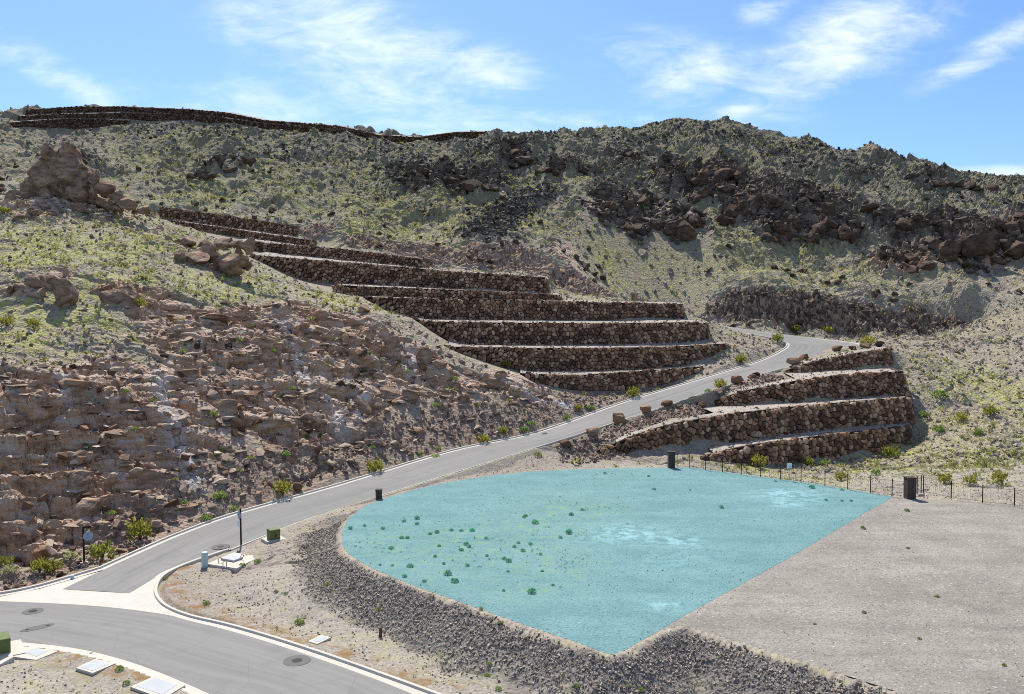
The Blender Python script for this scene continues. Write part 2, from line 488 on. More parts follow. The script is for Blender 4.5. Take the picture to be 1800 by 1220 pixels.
# the terraced ground (kept smooth, no plants)
TER_L = [tuple(p[:2]) for p in WB['L1'][::-1]] + [tuple(WB[k][0][:2]) for k in ('L2', 'L3', 'L4', 'L5', 'L6', 'L7', 'L8', 'L9')] + [tuple(WB[k][-1][:2]) for k in ('L9', 'L7', 'L6', 'L5', 'L4', 'L3')]
TER_W = [tuple(p[:2]) for p in WB['W4']] + [tuple(WB[k][-1][:2]) for k in ('W3', 'W2', 'W1')] + [tuple(WB[k][0][:2]) for k in ('W1', 'W2', 'W3')]
TD = np.full(GXX.shape, 1e9)
for poly in (TER_L, TER_W):
    d, i_ = polydist(GXX, GYY, poly)
    TD = np.minimum(TD, np.where(i_, -d, d))


# masks: blobs placed where the photo shows each kind of ground
def blobs(lst):
    out = np.zeros(GXX.shape)
    for px, py, r, s in lst:
        c = hit(px, py)
        out = np.maximum(out, s * np.exp(-((GXX - c[0]) ** 2 + (GYY - c[1]) ** 2) / (r * r)))
    return out


CLIFF = [(0, 780, 13, 1), (0, 880, 8, 1), (80, 880, 8, 1), (150, 840, 9, 1), (60, 720, 10, 1), (150, 720, 10, 1), (260, 780, 11, 1), (280, 860, 6, .9), (200, 650, 7, .7), (330, 700, 11, 1), (350, 600, 9, .9), (430, 780, 9, 1),
         (440, 650, 12, 1), (450, 560, 8, .8), (530, 740, 10, 1), (540, 610, 11, 1), (560, 560, 7, .7), (620, 700, 11, 1), (650, 620, 10, 1), (700, 690, 9, 1), (740, 640, 8, 1), (720, 740, 7, .9),
         (800, 690, 8, 1), (850, 690, 7, .9), (900, 690, 6, .7), (960, 685, 5, .6), (300, 545, 6, .8)]
CLIFFM = blobs(CLIFF)
DARK = [(500, 290, 22, .6), (650, 300, 25, .7), (800, 300, 30, .8), (900, 280, 25, .9), (1000, 260, 25, .9), (1080, 290, 24, .9), (1180, 250, 28, 1), (1280, 250, 28, 1), (1300, 300, 22, 1), (1400, 280, 25, 1), (1480, 290, 20, 1), (1560, 300, 16, 1), (1640, 330, 18, 1),
        (1750, 335, 18, 1), (870, 370, 12, .9), (850, 395, 8, .9), (930, 330, 12, .9), (250, 230, 22, .7), (400, 240, 22, .7), (560, 250, 22, .8), (700, 265, 20, .8), (1250, 340, 14, .9), (1450, 340, 16, .9), (740, 320, 16, .9), (400, 300, 14, .5)]
DARKM = blobs(DARK)
OUT = [(1110, 365, 9, 1), (1060, 370, 7, .9), (1220, 330, 9, .9), (1180, 400, 9, 1), (1120, 400, 8, .9), (1250, 320, 10, .9), (1320, 370, 10, 1), (1370, 400, 8, 1), (1440, 380, 9, 1), (1480, 410, 6, .8), (1590, 400, 7, .9), (1580, 460, 7, .9),
       (1680, 440, 9, 1), (1740, 430, 8, 1), (1790, 430, 8, 1), (1420, 300, 9, .8), (1500, 310, 9, .9), (1180, 300, 8, .7), (860, 320, 8, .8), (820, 330, 8, .9), (740, 320, 8, .8), (900, 270, 7, .8), (1000, 300, 7, .7), (1090, 290, 7, .7), (380, 310, 8, .6), (450, 280, 7, .6),
       (1610, 450, 6, .8), (1650, 400, 6, .7), (1010, 450, 6, .6), (1300, 250, 9, .7), (1560, 285, 8, .8), (1640, 320, 7, .8), (60, 500, 6, .9), (110, 490, 5, .9), (210, 520, 5, .9), (30, 480, 5, .7), (370, 450, 6, .9), (130, 300, 8, .9), (60, 370, 6, .7)]
OUTM = blobs([(a_, b_, r_ * (0.8 if b_ <= 320 and a_ > 1250 else 1.4 if b_ < 480 and a_ > 700 else 1.0), s_ * (0.5 if b_ <= 320 and a_ > 1250 else 1.0)) for a_, b_, r_, s_ in OUT])
CUT = [(560, 412, 5, 1), (640, 425, 6, 1), (700, 435, 6, 1), (760, 450, 7, 1), (830, 452, 7, 1), (900, 455, 8, 1), (960, 480, 7, 1), (1000, 500, 6, 1), (1050, 512, 6, .9), (1110, 515, 5, .9), (1170, 524, 5, .9),
       (1260, 555, 4, .8), (1300, 550, 6, 1), (1350, 545, 6, 1), (1400, 545, 6, 1), (1450, 550, 6, 1), (1500, 560, 6, 1), (1560, 570, 6, 1), (1620, 575, 6, 1), (1680, 575, 5, .8)]
CUTM = blobs(CUT)
GREEN = [(100, 430, 22, 1), (250, 420, 20, 1), (60, 520, 14, .9), (200, 480, 16, .9), (150, 570, 9, 1), (60, 590, 9, .9), (350, 520, 9, .9), (450, 500, 10, .8), (560, 520, 8, .7), (350, 350, 18, .7), (550, 360, 22, .8), (700, 370, 22, .9), (650, 400, 12, .9), (800, 420, 10, .7), (950, 400, 14, .7),
         (1100, 450, 12, .7), (1150, 330, 18, .5), (1300, 430, 10, .6), (1420, 440, 12, .5), (1350, 480, 14, .5), (1500, 500, 16, .4), (1700, 750, 14, .7), (1680, 680, 10, .7), (1500, 820, 12, .9), (1350, 830, 10, .9), (1750, 820, 14, .9), (1620, 820, 12, .8), (1780, 700, 14, .7), (450, 320, 18, .6), (600, 320, 18, .6), (300, 260, 22, .4), (900, 310, 18, .4), (1250, 300, 20, .4)]
GREENM = blobs(GREEN)
STREAKS = [[(280, 640), (285, 690), (300, 730), (320, 780), (325, 810), (345, 850)], [(500, 560), (515, 600), (530, 640), (560, 690), (597, 720), (597, 760)], [(640, 690), (635, 740)], [(105, 660), (112, 700)], [(720, 620), (725, 650)], [(880, 660), (930, 690), (1000, 710)]]
STRM = np.zeros(GXX.shape)
for s_ in STREAKS:
    pl = [hit(*q) for q in s_]
    STRM = np.maximum(STRM, np.exp(-(polydist(GXX, GYY, pl, False)[0] / 0.65) ** 2))
ROCKY = np.maximum(CLIFFM, np.maximum(OUTM, CUTM * 0.9))


RSIDE = np.zeros(GXX.shape)
for_d = np.full(GXX.shape, 1e9)
for i in range(len(ROAD_C) - 1):
    d = np.hypot(GXX - ROAD_C[i, 0], GYY - ROAD_C[i, 1])
    m = d < for_d
    for_d[m] = d[m]
    e = ROAD_C[i + 1] - ROAD_C[i]
    RSIDE[m] = np.sign(e[0] * (GYY[m] - ROAD_C[i, 1]) - e[1] * (GXX[m] - ROAD_C[i, 0]))
VERGE = ((RSIDE < 0) & (GYY < 112) & (np.abs(PSD) < 30)).astype(float)


def terrain(X, Y, full=True):
    z = bil(ZC, X, Y)
    wd, td = bil(WD, X, Y), bil(TD, X, Y)
    psd, ssd, rd, rz = bil(PSD, X, Y), bil(SSD, X, Y), bil(RD, X, Y), bil(RZ, X, Y)
    for arr, polys in ((psd, (PAD_POLY,)), (ssd, (STREET_POLY, APRON)), (rd, (ROAD_POLY,))):
        m = np.abs(arr) < 4.0
        if m.any():
            best = np.full(m.sum(), 1e9)
            for pl in polys:
                d_, i_ = polydist(X[m], Y[m], pl)
                best = np.minimum(best, np.where(i_, -d_, d_))
            arr[m] = best
    cl, ou, cu = bil(CLIFFM, X, Y), bil(OUTM, X, Y), bil(CUTM, X, Y)
    wx, wy = X + 2.2 * fbm(X, Y, 7, 2, 71), Y + 2.2 * fbm(X, Y, 7, 2, 81)
    cl = np.clip(cl * 1.25 + 0.55 * fbm(X, Y, 9, 3, 31), 0, 1)
    ou = np.clip(ou * 1.25 + 0.9 * fbm(X, Y, 7, 3, 41) - 0.15, 0, 1)
    calm = sstep(0.5, 5.0, wd) * sstep(-1, 3, td) * sstep(0.8, 6, rd) * sstep(0.2, 4, psd) * sstep(0.2, 4, ssd)
    far = sstep(190, 240, Y)
    # rolling relief
    z = z + calm * ((0.7 + 2.4 * far) * fbm(X, Y, 26, 3, 1) + (0.5 + 0.9 * far) * fbm(X, Y, 6, 4, 3, 0.55) * (1 - 0.6 * cu))
    z = z + calm * (0.12 + 0.34 * far) * sstep(66, 90, Y) * fbm(X, Y, 1.7, 2, 27, 0.6)
    # gullies running down the far hill
    z = z + calm * far * 2.6 * fbm(X * 1.0, Y * 0.35, 13, 4, 21, 0.55, True)
    # rock: ledges broken into blocks
    dip = np.where(X > -38, 0.26 * (X + 38), 0.0) * (Y < 150)
    cv, ce = cells(wx / 4.6, (wy * 0.8 + z * 0.25) / 3.0, 3)
    cv2, ce2 = cells(wx / 1.7 + 4, (wy + z * 0.3) / 1.1, 8)
    tiltn = 3.4 * fbm(X, Y, 24, 2, 53)
    dip = dip + tiltn
    s = z + dip + 1.9 * (cv - 0.5) + 1.3 * fbm(X, Y, 5, 2, 51)

    def ledge(s, th, a):
        q = s / th
        f = np.floor(q)
        return (f + sstep(a, 1.0, q - f)) * th
    zl = ledge(s, 2.1, 0.58)
    zl = ledge(0.62 * zl + 0.38 * s + 0.45 * (cv2 - 0.5) + 0.22 * fbm(X, Y, 2.2, 2, 57), 0.70, 0.62) - dip
    zl = zl + 0.16 * (cv2 - 0.5) - 0.30 * np.exp(-ce2 * 10) - 0.6 * np.exp(-ce * 11) + 0.10 * fbm(X, Y, 0.7, 2, 58)
    z = z + (zl - z) * cl * calm * 0.95
    # outcrops on the hills: proud angular blocks
    cv3, ce3 = cells(wx / 4.2 + 9, wy / 3.6 + 2, 13)
    cv4, ce4 = cells(wx / 1.7 + 9, wy / 1.5 + 2, 18)
    bump = (0.6 + 2.6 * cv3) * sstep(0.0, 0.22, ce3) + (0.2 + 1.1 * cv4) * sstep(0, 0.25, ce4)
    z = z + ou * calm * bump * (0.55 + 0.85 * far)
    cv5, ce5 = cells(wx / 0.8 + 3, wy / 0.7, 23)
    z = z + np.maximum(ou * far, cl * 0.12) * calm * (0.75 * (cv5 - 0.4) - 0.3 * np.exp(-ce5 * 9))
    # the cuts: vertical ribs
    z = z + cu * sstep(1, 4, rd) * sstep(0.5, 3, wd) * (1.7 * fbm(X, Y * 0.25, 3.2, 4, 61, 0.6, True) + 1.5 * (cv2 - 0.5) + 1.6 * (cv - 0.5))
    # loose stones on the far hill
    dk = bil(DARKM, X, Y)
    z = z + calm * far * (0.25 + 0.9 * dk) * np.maximum(cv4 - 0.45, 0) * sstep(0, 0.2, ce4) * 1.3
    # graded ground: hill road, lots and street
    rough = 0.10 * fbm(X, Y, 0.8, 2, 91)
    pp = np.maximum(psd - 0.35 - 0.35 * fbm(X, Y, 2.5, 2, 93), 0)
    z = np.clip(z, PAD_Z - 0.02 - 0.66 * pp + rough * sstep(0.6, 1.5, psd), PAD_Z - 0.02 + 0.8 * pp)
    z = np.where(psd < 0.0, PAD_Z - 0.06, z)
    rr = np.maximum(rd - 0.75, 0)
    z = np.clip(z, rz - 0.05 - (0.60 + 3.0 * (td < 5) * (X > 20)) * rr, rz - 0.03 + 0.75 * rr)
    z = np.where(rd < 0.34, rz - 0.30, z)
    ws = sstep(0.7, 3.2, ssd)
    z = np.where(ssd < 3.2, (-0.14 + 0.26 * sstep(0.3, 0.8, ssd)) * (1 - ws) + z * ws, z)
    if not full:
        return z
    rub = np.clip(1.2 - np.abs(rd - 4.0) / 5.0, 0, 1) * (Y < 150) * sstep(0.4, 1.2, rd)
    emb = sstep(0.15, 0.6, psd + 0.5 * fbm(X, Y, 1.2, 2, 94)) * (1 - sstep(2.2, 4.6, psd + 1.8 * fbm(X, Y, 3, 2, 95)))
    rust = np.exp(-((ssd - 1.3) / 1.1) ** 2)
    return z, np.clip(np.maximum(cl, ou * 0.9), 0, 1), np.clip(bil(GREENM, X, Y), 0, 1), np.clip(dk, 0, 1), np.clip(cu, 0, 1), rub, emb, bil(STRM, X, Y), rust

ZG = terrain(GXX.ravel(), GYY.ravel(), False).reshape(GXX.shape)


def hit_ground(px, py, d0=42.0):
    """the same on the finished ground"""
    a, b = ray(px, py)
    D = np.arange(d0, 420, 0.2)
    zt = bil(ZG, a * D, D)
    below = np.nonzero(H + b * D < zt)[0]
    i = below[0] if len(below) else len(D) - 1
    return np.array([a * D[i], D[i]])


# ------------------------------------------------------------------ materials
MATS = {}


def material(name, build, rough=0.9, bump=None):
    m = bpy.data.materials.new(name)
    m.use_nodes = True
    t = m.node_tree
    t.nodes.clear()
    h = N(t)
    out = h.new('ShaderNodeOutputMaterial')
    b = h.new('ShaderNodeBsdfPrincipled')
    b.inputs['Roughness'].default_value = rough
    b.inputs['Specular IOR Level'].default_value = 0.08
    h.link(b.outputs[0], out.inputs[0])
    res = build(h)
    col, hgt = res if isinstance(res, tuple) and len(res) == 2 and hasattr(res[0], 'node') else (res, None)
    if isinstance(col, tuple):
        b.inputs['Base Color'].default_value = col + (1,)
    else:
        h.link(col, b.inputs['Base Color'])
    if hgt is not None:
        bp = h.new('ShaderNodeBump')
        bp.inputs['Strength'].default_value = bump[0]
        bp.inputs['Distance'].default_value = bump[1]
        h.link(hgt, bp.inputs['Height'])
        h.link(bp.outputs[0], b.inputs['Normal'])
    MATS[name] = m
    return m


def geo_pos(h):
    return h.new('ShaderNodeNewGeometry').outputs['Position']


def attr(h, name, out='Color'):
    return h.new('ShaderNodeAttribute', attribute_name=name).outputs[out]


def b_terrain(h):
    p = geo_pos(h)
    s1, s2 = h.new('ShaderNodeSeparateColor'), h.new('ShaderNodeSeparateColor')
    h.link(attr(h, 'kind_a'), s1.inputs[0])
    h.link(attr(h, 'kind_b'), s2.inputs[0])
    rock, green, dark = s1.outputs
    cut, rub, emb = s2.outputs
    streak = attr(h, 'kind_b', 'Alpha')
    rust = attr(h, 'kind_a', 'Alpha')
    nb, nm, nf = h.noise(p, 0.11, 4), h.noise(p, 0.8, 5, 0.6), h.noise(p, 4.5, 4, 0.65)
    vf = h.voro(p, 3.2, out='Color')
    vs = h.new('ShaderNodeSeparateColor')
    h.link(vf, vs.inputs[0])
    soil = h.mix(nm, (0.22, 0.185, 0.135), (0.375, 0.325, 0.25))
    soil = h.mix(h.step(nb, 0.42, 0.62), soil, h.mix(0.6, soil, (0.30, 0.225, 0.175)))
    soil = h.mix(h.math('MULTIPLY', h.step(vs.outputs[0], 0.62, 0.8), 0.75), soil, h.mix(vs.outputs[1], (0.10, 0.085, 0.07), (0.42, 0.385, 0.33)))
    v2 = h.new('ShaderNodeSeparateColor')
    h.link(h.voro(p, 9.0, out='Color'), v2.inputs[0])
    soil = h.mix(h.math('MULTIPLY', h.step(v2.outputs[0], 0.5, 0.95), 0.6), soil, h.mix(v2.outputs[1], (0.13, 0.105, 0.085), (0.50, 0.45, 0.38)))
    gmask = h.math('MULTIPLY', h.math('ADD', h.math('MULTIPLY', green, 0.9), 0.30), h.step(h.math('ADD', nm, h.math('MULTIPLY', nf, 0.35)), 0.56, 0.8))
    gmask = h.math('MULTIPLY', gmask, h.math('ADD', 0.35, h.step(h.noise(p, 0.07, 4, 0.6), 0.42, 0.58)), clamp=True)
    soil = h.mix(gmask, soil, h.mix(nf, (0.24, 0.235, 0.075), (0.47, 0.45, 0.16)))
    dmask = h.math('MULTIPLY', h.math('MULTIPLY', dark, 0.8), h.step(h.math('ADD', nm, h.math('MULTIPLY', vs.outputs[2], 0.35)), 0.55, 0.85))
    soil = h.mix(dmask, soil, h.mix(nf, (0.035, 0.03, 0.027), (0.10, 0.088, 0.075)))
    yf = h.new('ShaderNodeSeparateXYZ')
    h.link(p, yf.inputs[0])
    soil = h.mix(h.math('MULTIPLY', h.step(yf.outputs[1], 205, 235), h.math('SUBTRACT', 0.95, h.math('MULTIPLY', h.step(nm, 0.40, 0.65), 0.75))), soil, h.mix(0.52, soil, h.mix(nf, (0.085, 0.08, 0.048), (0.20, 0.185, 0.095))))
    rp = h.mapping(p, (0.6, 0.6, 2.2))
    rn, rf = h.noise(rp, 0.55, 6, 0.62, 0.4), h.noise(rp, 3.2, 4, 0.65)
    rockc = h.ramp(rn, [(0.28, (0.14, 0.082, 0.05)), (0.42, (0.31, 0.185, 0.108)), (0.52, (0.46, 0.285, 0.17)), (0.60, (0.42, 0.34, 0.265)), (0.72, (0.54, 0.45, 0.36))])
    rockc = h.mix(h.step(rf, 0.55, 0.75), rockc, h.mix(0.5, rockc, (0.36, 0.31, 0.26)))
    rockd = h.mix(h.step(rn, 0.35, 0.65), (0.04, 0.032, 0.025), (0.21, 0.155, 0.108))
    rockc = h.mix(h.math('MULTIPLY', h.math('GREATER_THAN', h.new('ShaderNodeSeparateXYZ').outputs[0], 1e9), 0.0), rockc, rockd)
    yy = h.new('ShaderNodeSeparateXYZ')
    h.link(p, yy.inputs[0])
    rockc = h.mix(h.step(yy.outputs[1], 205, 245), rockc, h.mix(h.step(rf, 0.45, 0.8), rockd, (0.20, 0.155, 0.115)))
    # level rock treads painted paler: sunlit look put into the colour, with dust
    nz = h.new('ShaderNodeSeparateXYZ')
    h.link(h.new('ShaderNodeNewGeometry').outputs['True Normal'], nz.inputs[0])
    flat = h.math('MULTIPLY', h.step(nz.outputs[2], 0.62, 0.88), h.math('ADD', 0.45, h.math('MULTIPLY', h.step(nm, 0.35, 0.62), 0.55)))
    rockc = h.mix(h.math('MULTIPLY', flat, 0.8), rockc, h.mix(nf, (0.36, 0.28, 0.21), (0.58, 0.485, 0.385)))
    c = h.mix(h.step(h.math('ADD', rock, h.math('MULTIPLY', h.math('SUBTRACT', nm, 0.5), 0.7)), 0.3, 0.55), soil, rockc)
    cp = h.mapping(p, (1.6, 1.6, 0.35))
    cn = h.noise(cp, 0.9, 5, 0.6, 0.6)
    cutc = h.ramp(cn, [(0.3, (0.09, 0.06, 0.04)), (0.44, (0.22, 0.14, 0.095)), (0.56, (0.40, 0.285, 0.205)), (0.68, (0.45, 0.26, 0.15))])
    cutc = h.mix(h.step(h.noise(cp, 2.5, 3, 0.5), 0.55, 0.7), cutc, (0.44, 0.38, 0.32))
    cutd = h.mix(h.step(cn, 0.4, 0.68), (0.085, 0.058, 0.040), (0.40, 0.295, 0.205))
    cutc = h.mix(h.step(yf.outputs[0], 42, 52), cutc, cutd)
    c = h.mix(h.step(cut, 0.42, 0.62), c, cutc)
    rubc = h.mix(vs.outputs[0], (0.15, 0.10, 0.075), (0.33, 0.255, 0.20))
    rubc = h.mix(h.math('MULTIPLY', h.step(nm, 0.52, 0.66), 0.5), rubc, (0.25, 0.24, 0.10))
    c = h.mix(h.math('MULTIPLY', rub, 0.8), c, rubc)
    embc = h.mix(nf, (0.11, 0.095, 0.082), (0.28, 0.25, 0.22))
    c = h.mix(emb, c, embc)
    vgc = h.mix(v2.outputs[2], (0.14, 0.125, 0.105), (0.36, 0.33, 0.285))
    vgc = h.mix(h.math('MULTIPLY', h.step(nm, 0.50, 0.68), 0.45), vgc, h.mix(nf, (0.18, 0.16, 0.09), (0.32, 0.30, 0.15)))
    c = h.mix(h.math('MULTIPLY', attr(h, 'verge', 'Fac'), 0.6), c, vgc)
    c = h.mix(h.math('MULTIPLY', streak, h.step(h.noise(p, 1.6, 4), 0.34, 0.55)), c, (0.60, 0.57, 0.54))
    c = h.mix(h.math('MULTIPLY', rust, h.step(h.math('ADD', nm, h.math('MULTIPLY', nf, 0.4)), 0.6, 0.85)), c, h.mix(nf, (0.15, 0.062, 0.032), (0.24, 0.17, 0.07)))
    hg = h.math('ADD', h.math('MULTIPLY', nf, 0.5), h.math('ADD', nm, h.math('MULTIPLY', h.voro(p, 2.2), 0.5)))
    hg = h.math('MULTIPLY', hg, h.math('SUBTRACT', 1.0, h.math('MULTIPLY', attr(h, 'verge', 'Fac'), 0.85)))
    return c, hg


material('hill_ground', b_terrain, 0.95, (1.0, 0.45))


def b_asphalt(h):
    p = geo_pos(h)
    uv = h.new('ShaderNodeUVMap').outputs[0]
    streaks = h.noise(h.mapping(uv, (0.05, 1.6, 1)), 1.0, 5, 0.6, 0.3)
    n = h.noise(p, 0.5, 4)
    g = h.noise(p, 14, 3, 0.7)
    c = h.mix(streaks, (0.12, 0.115, 0.104), (0.265, 0.256, 0.235))
    c = h.mix(h.math('MULTIPLY', h.step(n, 0.5, 0.75), 0.4), c, (0.12, 0.118, 0.112))
    c = h.mix(h.math('MULTIPLY', g, 0.35), c, (0.27, 0.262, 0.245))
    ed = h.voro(h.mapping(p, (1, 1, 0.2)), 0.16, 'DISTANCE_TO_EDGE')
    crk = h.math('SUBTRACT', 1.0, h.step(h.math('ADD', ed, h.math('MULTIPLY', h.noise(p, 2.0, 3), 0.010)), 0.006, 0.012))
    c = h.mix(h.math('MULTIPLY', crk, 0.16), c, (0.07, 0.068, 0.064))
    c = h.mix(h.math('MULTIPLY', h.step(h.noise(h.mapping(uv, (0.02, 0.55, 1)), 1.0, 3), 0.52, 0.68), 0.35), c, (0.10, 0.096, 0.088))
    return c, g


material('asphalt', b_asphalt, 0.88, (0.25, 0.02))


def b_concrete(h, a=(0.40, 0.37, 0.31), b=(0.53, 0.495, 0.425)):
    p = geo_pos(h)
    n, g = h.noise(p, 0.9, 5, 0.6), h.noise(p, 9, 4, 0.6)
    c = h.mix(n, a, b)
    c = h.mix(h.math('MULTIPLY', h.step(g, 0.55, 0.8), 0.35), c, (0.33, 0.30, 0.25))
    return c, g


material('concrete', b_concrete, 0.85, (0.2, 0.02))
material('vault_lid', lambda h: b_concrete(h, (0.32, 0.335, 0.34), (0.43, 0.445, 0.445)), 0.7, (0.15, 0.02))


def b_gravel(h, a, b, speck, pale=(0.62, 0.60, 0.57)):
    p = geo_pos(h)
    v = h.voro(p, 8.5, out='Color')
    s = h.new('ShaderNodeSeparateColor')
    h.link(v, s.inputs[0])
    n, nl = h.noise(p, 0.35, 5, 0.6), h.noise(h.mapping(p, (0.25, 0.8, 1), (0, 0, 0.5)), 0.4, 4)
    tr = h.noise(h.mapping(p, (0.08, 1.1, 1), (0, 0, -0.75)), 0.7, 4, 0.6)
    c = h.mix(h.step(h.math('ADD', h.math('MULTIPLY', n, 0.45), h.math('ADD', h.math('MULTIPLY', nl, 0.3), h.math('MULTIPLY', tr, 0.3))), 0.3, 0.75), a, b)
    c = h.mix(h.math('MULTIPLY', h.step(s.outputs[0], 0.55, 0.95), 0.55), c, speck)
    c = h.mix(h.math('MULTIPLY', h.step(s.outputs[1], 0.95, 0.99), 0.3), c, pale)
    return c, h.voro(p, 8.5)


material('lot_gravel', lambda h: b_gravel(h, (0.175, 0.160, 0.134), (0.305, 0.280, 0.238), (0.12, 0.108, 0.091)), 0.92, (0.7, 0.05))
material('terrace_gravel', lambda h: b_gravel(h, (0.26, 0.225, 0.185), (0.42, 0.375, 0.315), (0.13, 0.108, 0.088)), 0.92, (0.8, 0.08))


def b_tint(h):
    """gravel that carries the blue-green tint of the marked lot, with its green weed patches and pale scuffs"""
    c, hg = b_gravel(h, (0.102, 0.205, 0.206), (0.165, 0.282, 0.278), (0.068, 0.145, 0.150), (0.26, 0.39, 0.39))
    p = geo_pos(h)
    weeds = h.math('MULTIPLY', attr(h, 'weeds', 'Fac'), h.step(h.noise(p, 0.9, 5, 0.65), 0.42, 0.68))
    c = h.mix(h.math('MULTIPLY', weeds, 0.8), c, h.mix(h.noise(p, 3.0, 3), (0.13, 0.245, 0.16), (0.24, 0.33, 0.20)))
    pale = h.math('MULTIPLY', attr(h, 'scuff', 'Fac'), h.step(h.noise(p, 1.1, 4, 0.6), 0.42, 0.6))
    c = h.mix(h.math('MULTIPLY', pale, 0.7), c, (0.27, 0.47, 0.49))
    return c, hg


material('tinted_gravel', b_tint, 0.92, (0.7, 0.05))


def rand01(h):
    """one value per object, or per stone inside a joined mesh"""
    o = h.new('ShaderNodeObjectInfo').outputs['Random']
    i = h.new('ShaderNodeNewGeometry').outputs['Random Per Island']
    return h.math('FRACT', h.math('ADD', o, i))


def b_stone(h, dark=1.0):
    p = geo_pos(h)
    r = rand01(h)
    n, f = h.noise(p, 1.6, 5, 0.6), h.noise(p, 7, 4, 0.6)
    k = dark
    c = h.ramp(r, [(0.0, (0.085 * k, 0.052 * k, 0.036 * k)), (0.3, (0.18 * k, 0.105 * k, 0.066 * k)), (0.55, (0.29 * k, 0.168 * k, 0.10 * k)), (0.8, (0.42 * k, 0.25 * k, 0.145 * k)), (1.0, (0.56 * k, 0.41 * k, 0.28 * k))])
    c = h.mix(h.math('MULTIPLY', h.step(n, 0.5, 0.72), 0.5), c, (0.30 * k, 0.20 * k, 0.13 * k))
    c = h.mix(h.math('MULTIPLY', h.step(f, 0.52, 0.75), 0.4), c, (0.07 * k, 0.05 * k, 0.038 * k))
    return c, h.math('ADD', n, h.math('MULTIPLY', f, 0.5))


material('wall_stone', lambda h: b_stone(h, 0.84), 0.9, (0.6, 0.12))
material('ridge_stone', lambda h: b_stone(h, 0.40), 0.9, (0.6, 0.12))
material('boulder', lambda h: b_stone(h, 0.62), 0.9, (0.8, 0.15))
material('wall_core', lambda h: (0.03, 0.022, 0.016), 0.95)


def b_outcrop(h, k=1.0):
    p = geo_pos(h)
    q = h.mapping(p, (0.7, 0.7, 1.8))
    n, f = h.noise(q, 0.7, 6, 0.62, 0.5), h.noise(p, 4, 4, 0.65)
    c = h.ramp(n, [(0.3, (0.15 * k, 0.097 * k, 0.066 * k)), (0.46, (0.31 * k, 0.20 * k, 0.13 * k)), (0.58, (0.45 * k, 0.31 * k, 0.205 * k)), (0.73, (0.54 * k, 0.43 * k, 0.32 * k))])
    c = h.mix(h.math('MULTIPLY', h.step(f, 0.5, 0.72), 0.45), c, (0.13 * k, 0.10 * k, 0.08 * k))
    return c, h.math('ADD', n, h.math('MULTIPLY', f, 0.6))


material('outcrop_rock', lambda h: b_outcrop(h, 0.8), 0.92, (0.9, 0.35))
material('dark_rock', lambda h: b_outcrop(h, 0.28), 0.92, (0.9, 0.35))


def b_scree(h, a, b):
    r = attr(h, 'rnd', 'Fac')
    n = h.noise(geo_pos(h), 6, 3)
    return h.mix(h.math('ADD', h.math('MULTIPLY', r, 0.8), h.math('MULTIPLY', n, 0.2)), a, b)


material('scree_grey', lambda h: b_scree(h, (0.09, 0.072, 0.055), (0.52, 0.445, 0.355)), 0.92)
material('scree_brown', lambda h: b_scree(h, (0.10, 0.068, 0.05), (0.34, 0.245, 0.185)), 0.92)
material('scree_dark', lambda h: b_scree(h, (0.03, 0.026, 0.024), (0.15, 0.128, 0.108)), 0.92)
material('scree_tan', lambda h: b_scree(h, (0.11, 0.09, 0.072), (0.40, 0.35, 0.29)), 0.92)


material('scree_tinted', lambda h: b_scree(h, (0.04, 0.11, 0.12), (0.22, 0.38, 0.38)), 0.92)
material('scree_cliff', lambda h: b_scree(h, (0.15, 0.10, 0.07), (0.50, 0.385, 0.285)), 0.92)
material('scree_crag', lambda h: b_scree(h, (0.035, 0.028, 0.022), (0.19, 0.145, 0.108)), 0.92)


def b_leaf(h, a, b, c2):
    r = h.new('ShaderNodeNewGeometry').outputs['Random Per Island']
    o = h.new('ShaderNodeObjectInfo').outputs['Random']
    k = h.math('FRACT', h.math('ADD', o, attr(h, 'rnd', 'Fac')))
    return h.mix(h.math('MULTIPLY', r, 0.6), h.mix(k, a, b), c2)


def leaf_material(name, a, b, c2):
    m = material(name, lambda h: b_leaf(h, a, b, c2), 0.75)
    t = m.node_tree
    bs = next(n_ for n_ in t.nodes if n_.type == 'BSDF_PRINCIPLED')
    out = next(n_ for n_ in t.nodes if n_.type == 'OUTPUT_MATERIAL')
    tr = t.nodes.new('ShaderNodeBsdfTranslucent')
    t.links.new(bs.inputs['Base Color'].links[0].from_socket, tr.inputs[0])
    mx = t.nodes.new('ShaderNodeMixShader')
    mx.inputs[0].default_value = 0.5
    t.links.new(bs.outputs[0], mx.inputs[1])
    t.links.new(tr.outputs[0], mx.inputs[2])
    t.links.new(mx.outputs[0], out.inputs[0])


leaf_material('leaf_creosote', (0.22, 0.235, 0.04), (0.36, 0.33, 0.05), (0.12, 0.135, 0.03))
leaf_material('leaf_green', (0.18, 0.27, 0.065), (0.28, 0.36, 0.10), (0.11, 0.16, 0.045))
leaf_material('leaf_sage', (0.32, 0.34, 0.17), (0.46, 0.44, 0.22), (0.22, 0.23, 0.11))
leaf_material('leaf_hill', (0.22, 0.24, 0.075), (0.43, 0.41, 0.145), (0.13, 0.14, 0.055))
leaf_material('leaf_lot', (0.16, 0.33, 0.22), (0.27, 0.42, 0.28), (0.11, 0.26, 0.20))
leaf_material('leaf_tinted', (0.11, 0.36, 0.22), (0.18, 0.46, 0.29), (0.08, 0.28, 0.19))
material('stem', lambda h: (0.11, 0.075, 0.045), 0.9)
material('post_metal', lambda h: (0.028, 0.021, 0.018), 0.6)
material('sign_back', lambda h: (0.26, 0.32, 0.37), 0.5)
material('sign_white', lambda h: (0.70, 0.75, 0.80), 0.5)
material('sign_blue', lambda h: (0.33, 0.50, 0.58), 0.5)
material('cabinet_green', lambda h: h.mix(h.noise(geo_pos(h), 3, 4), (0.105, 0.125, 0.045), (0.15, 0.17, 0.065)), 0.55)
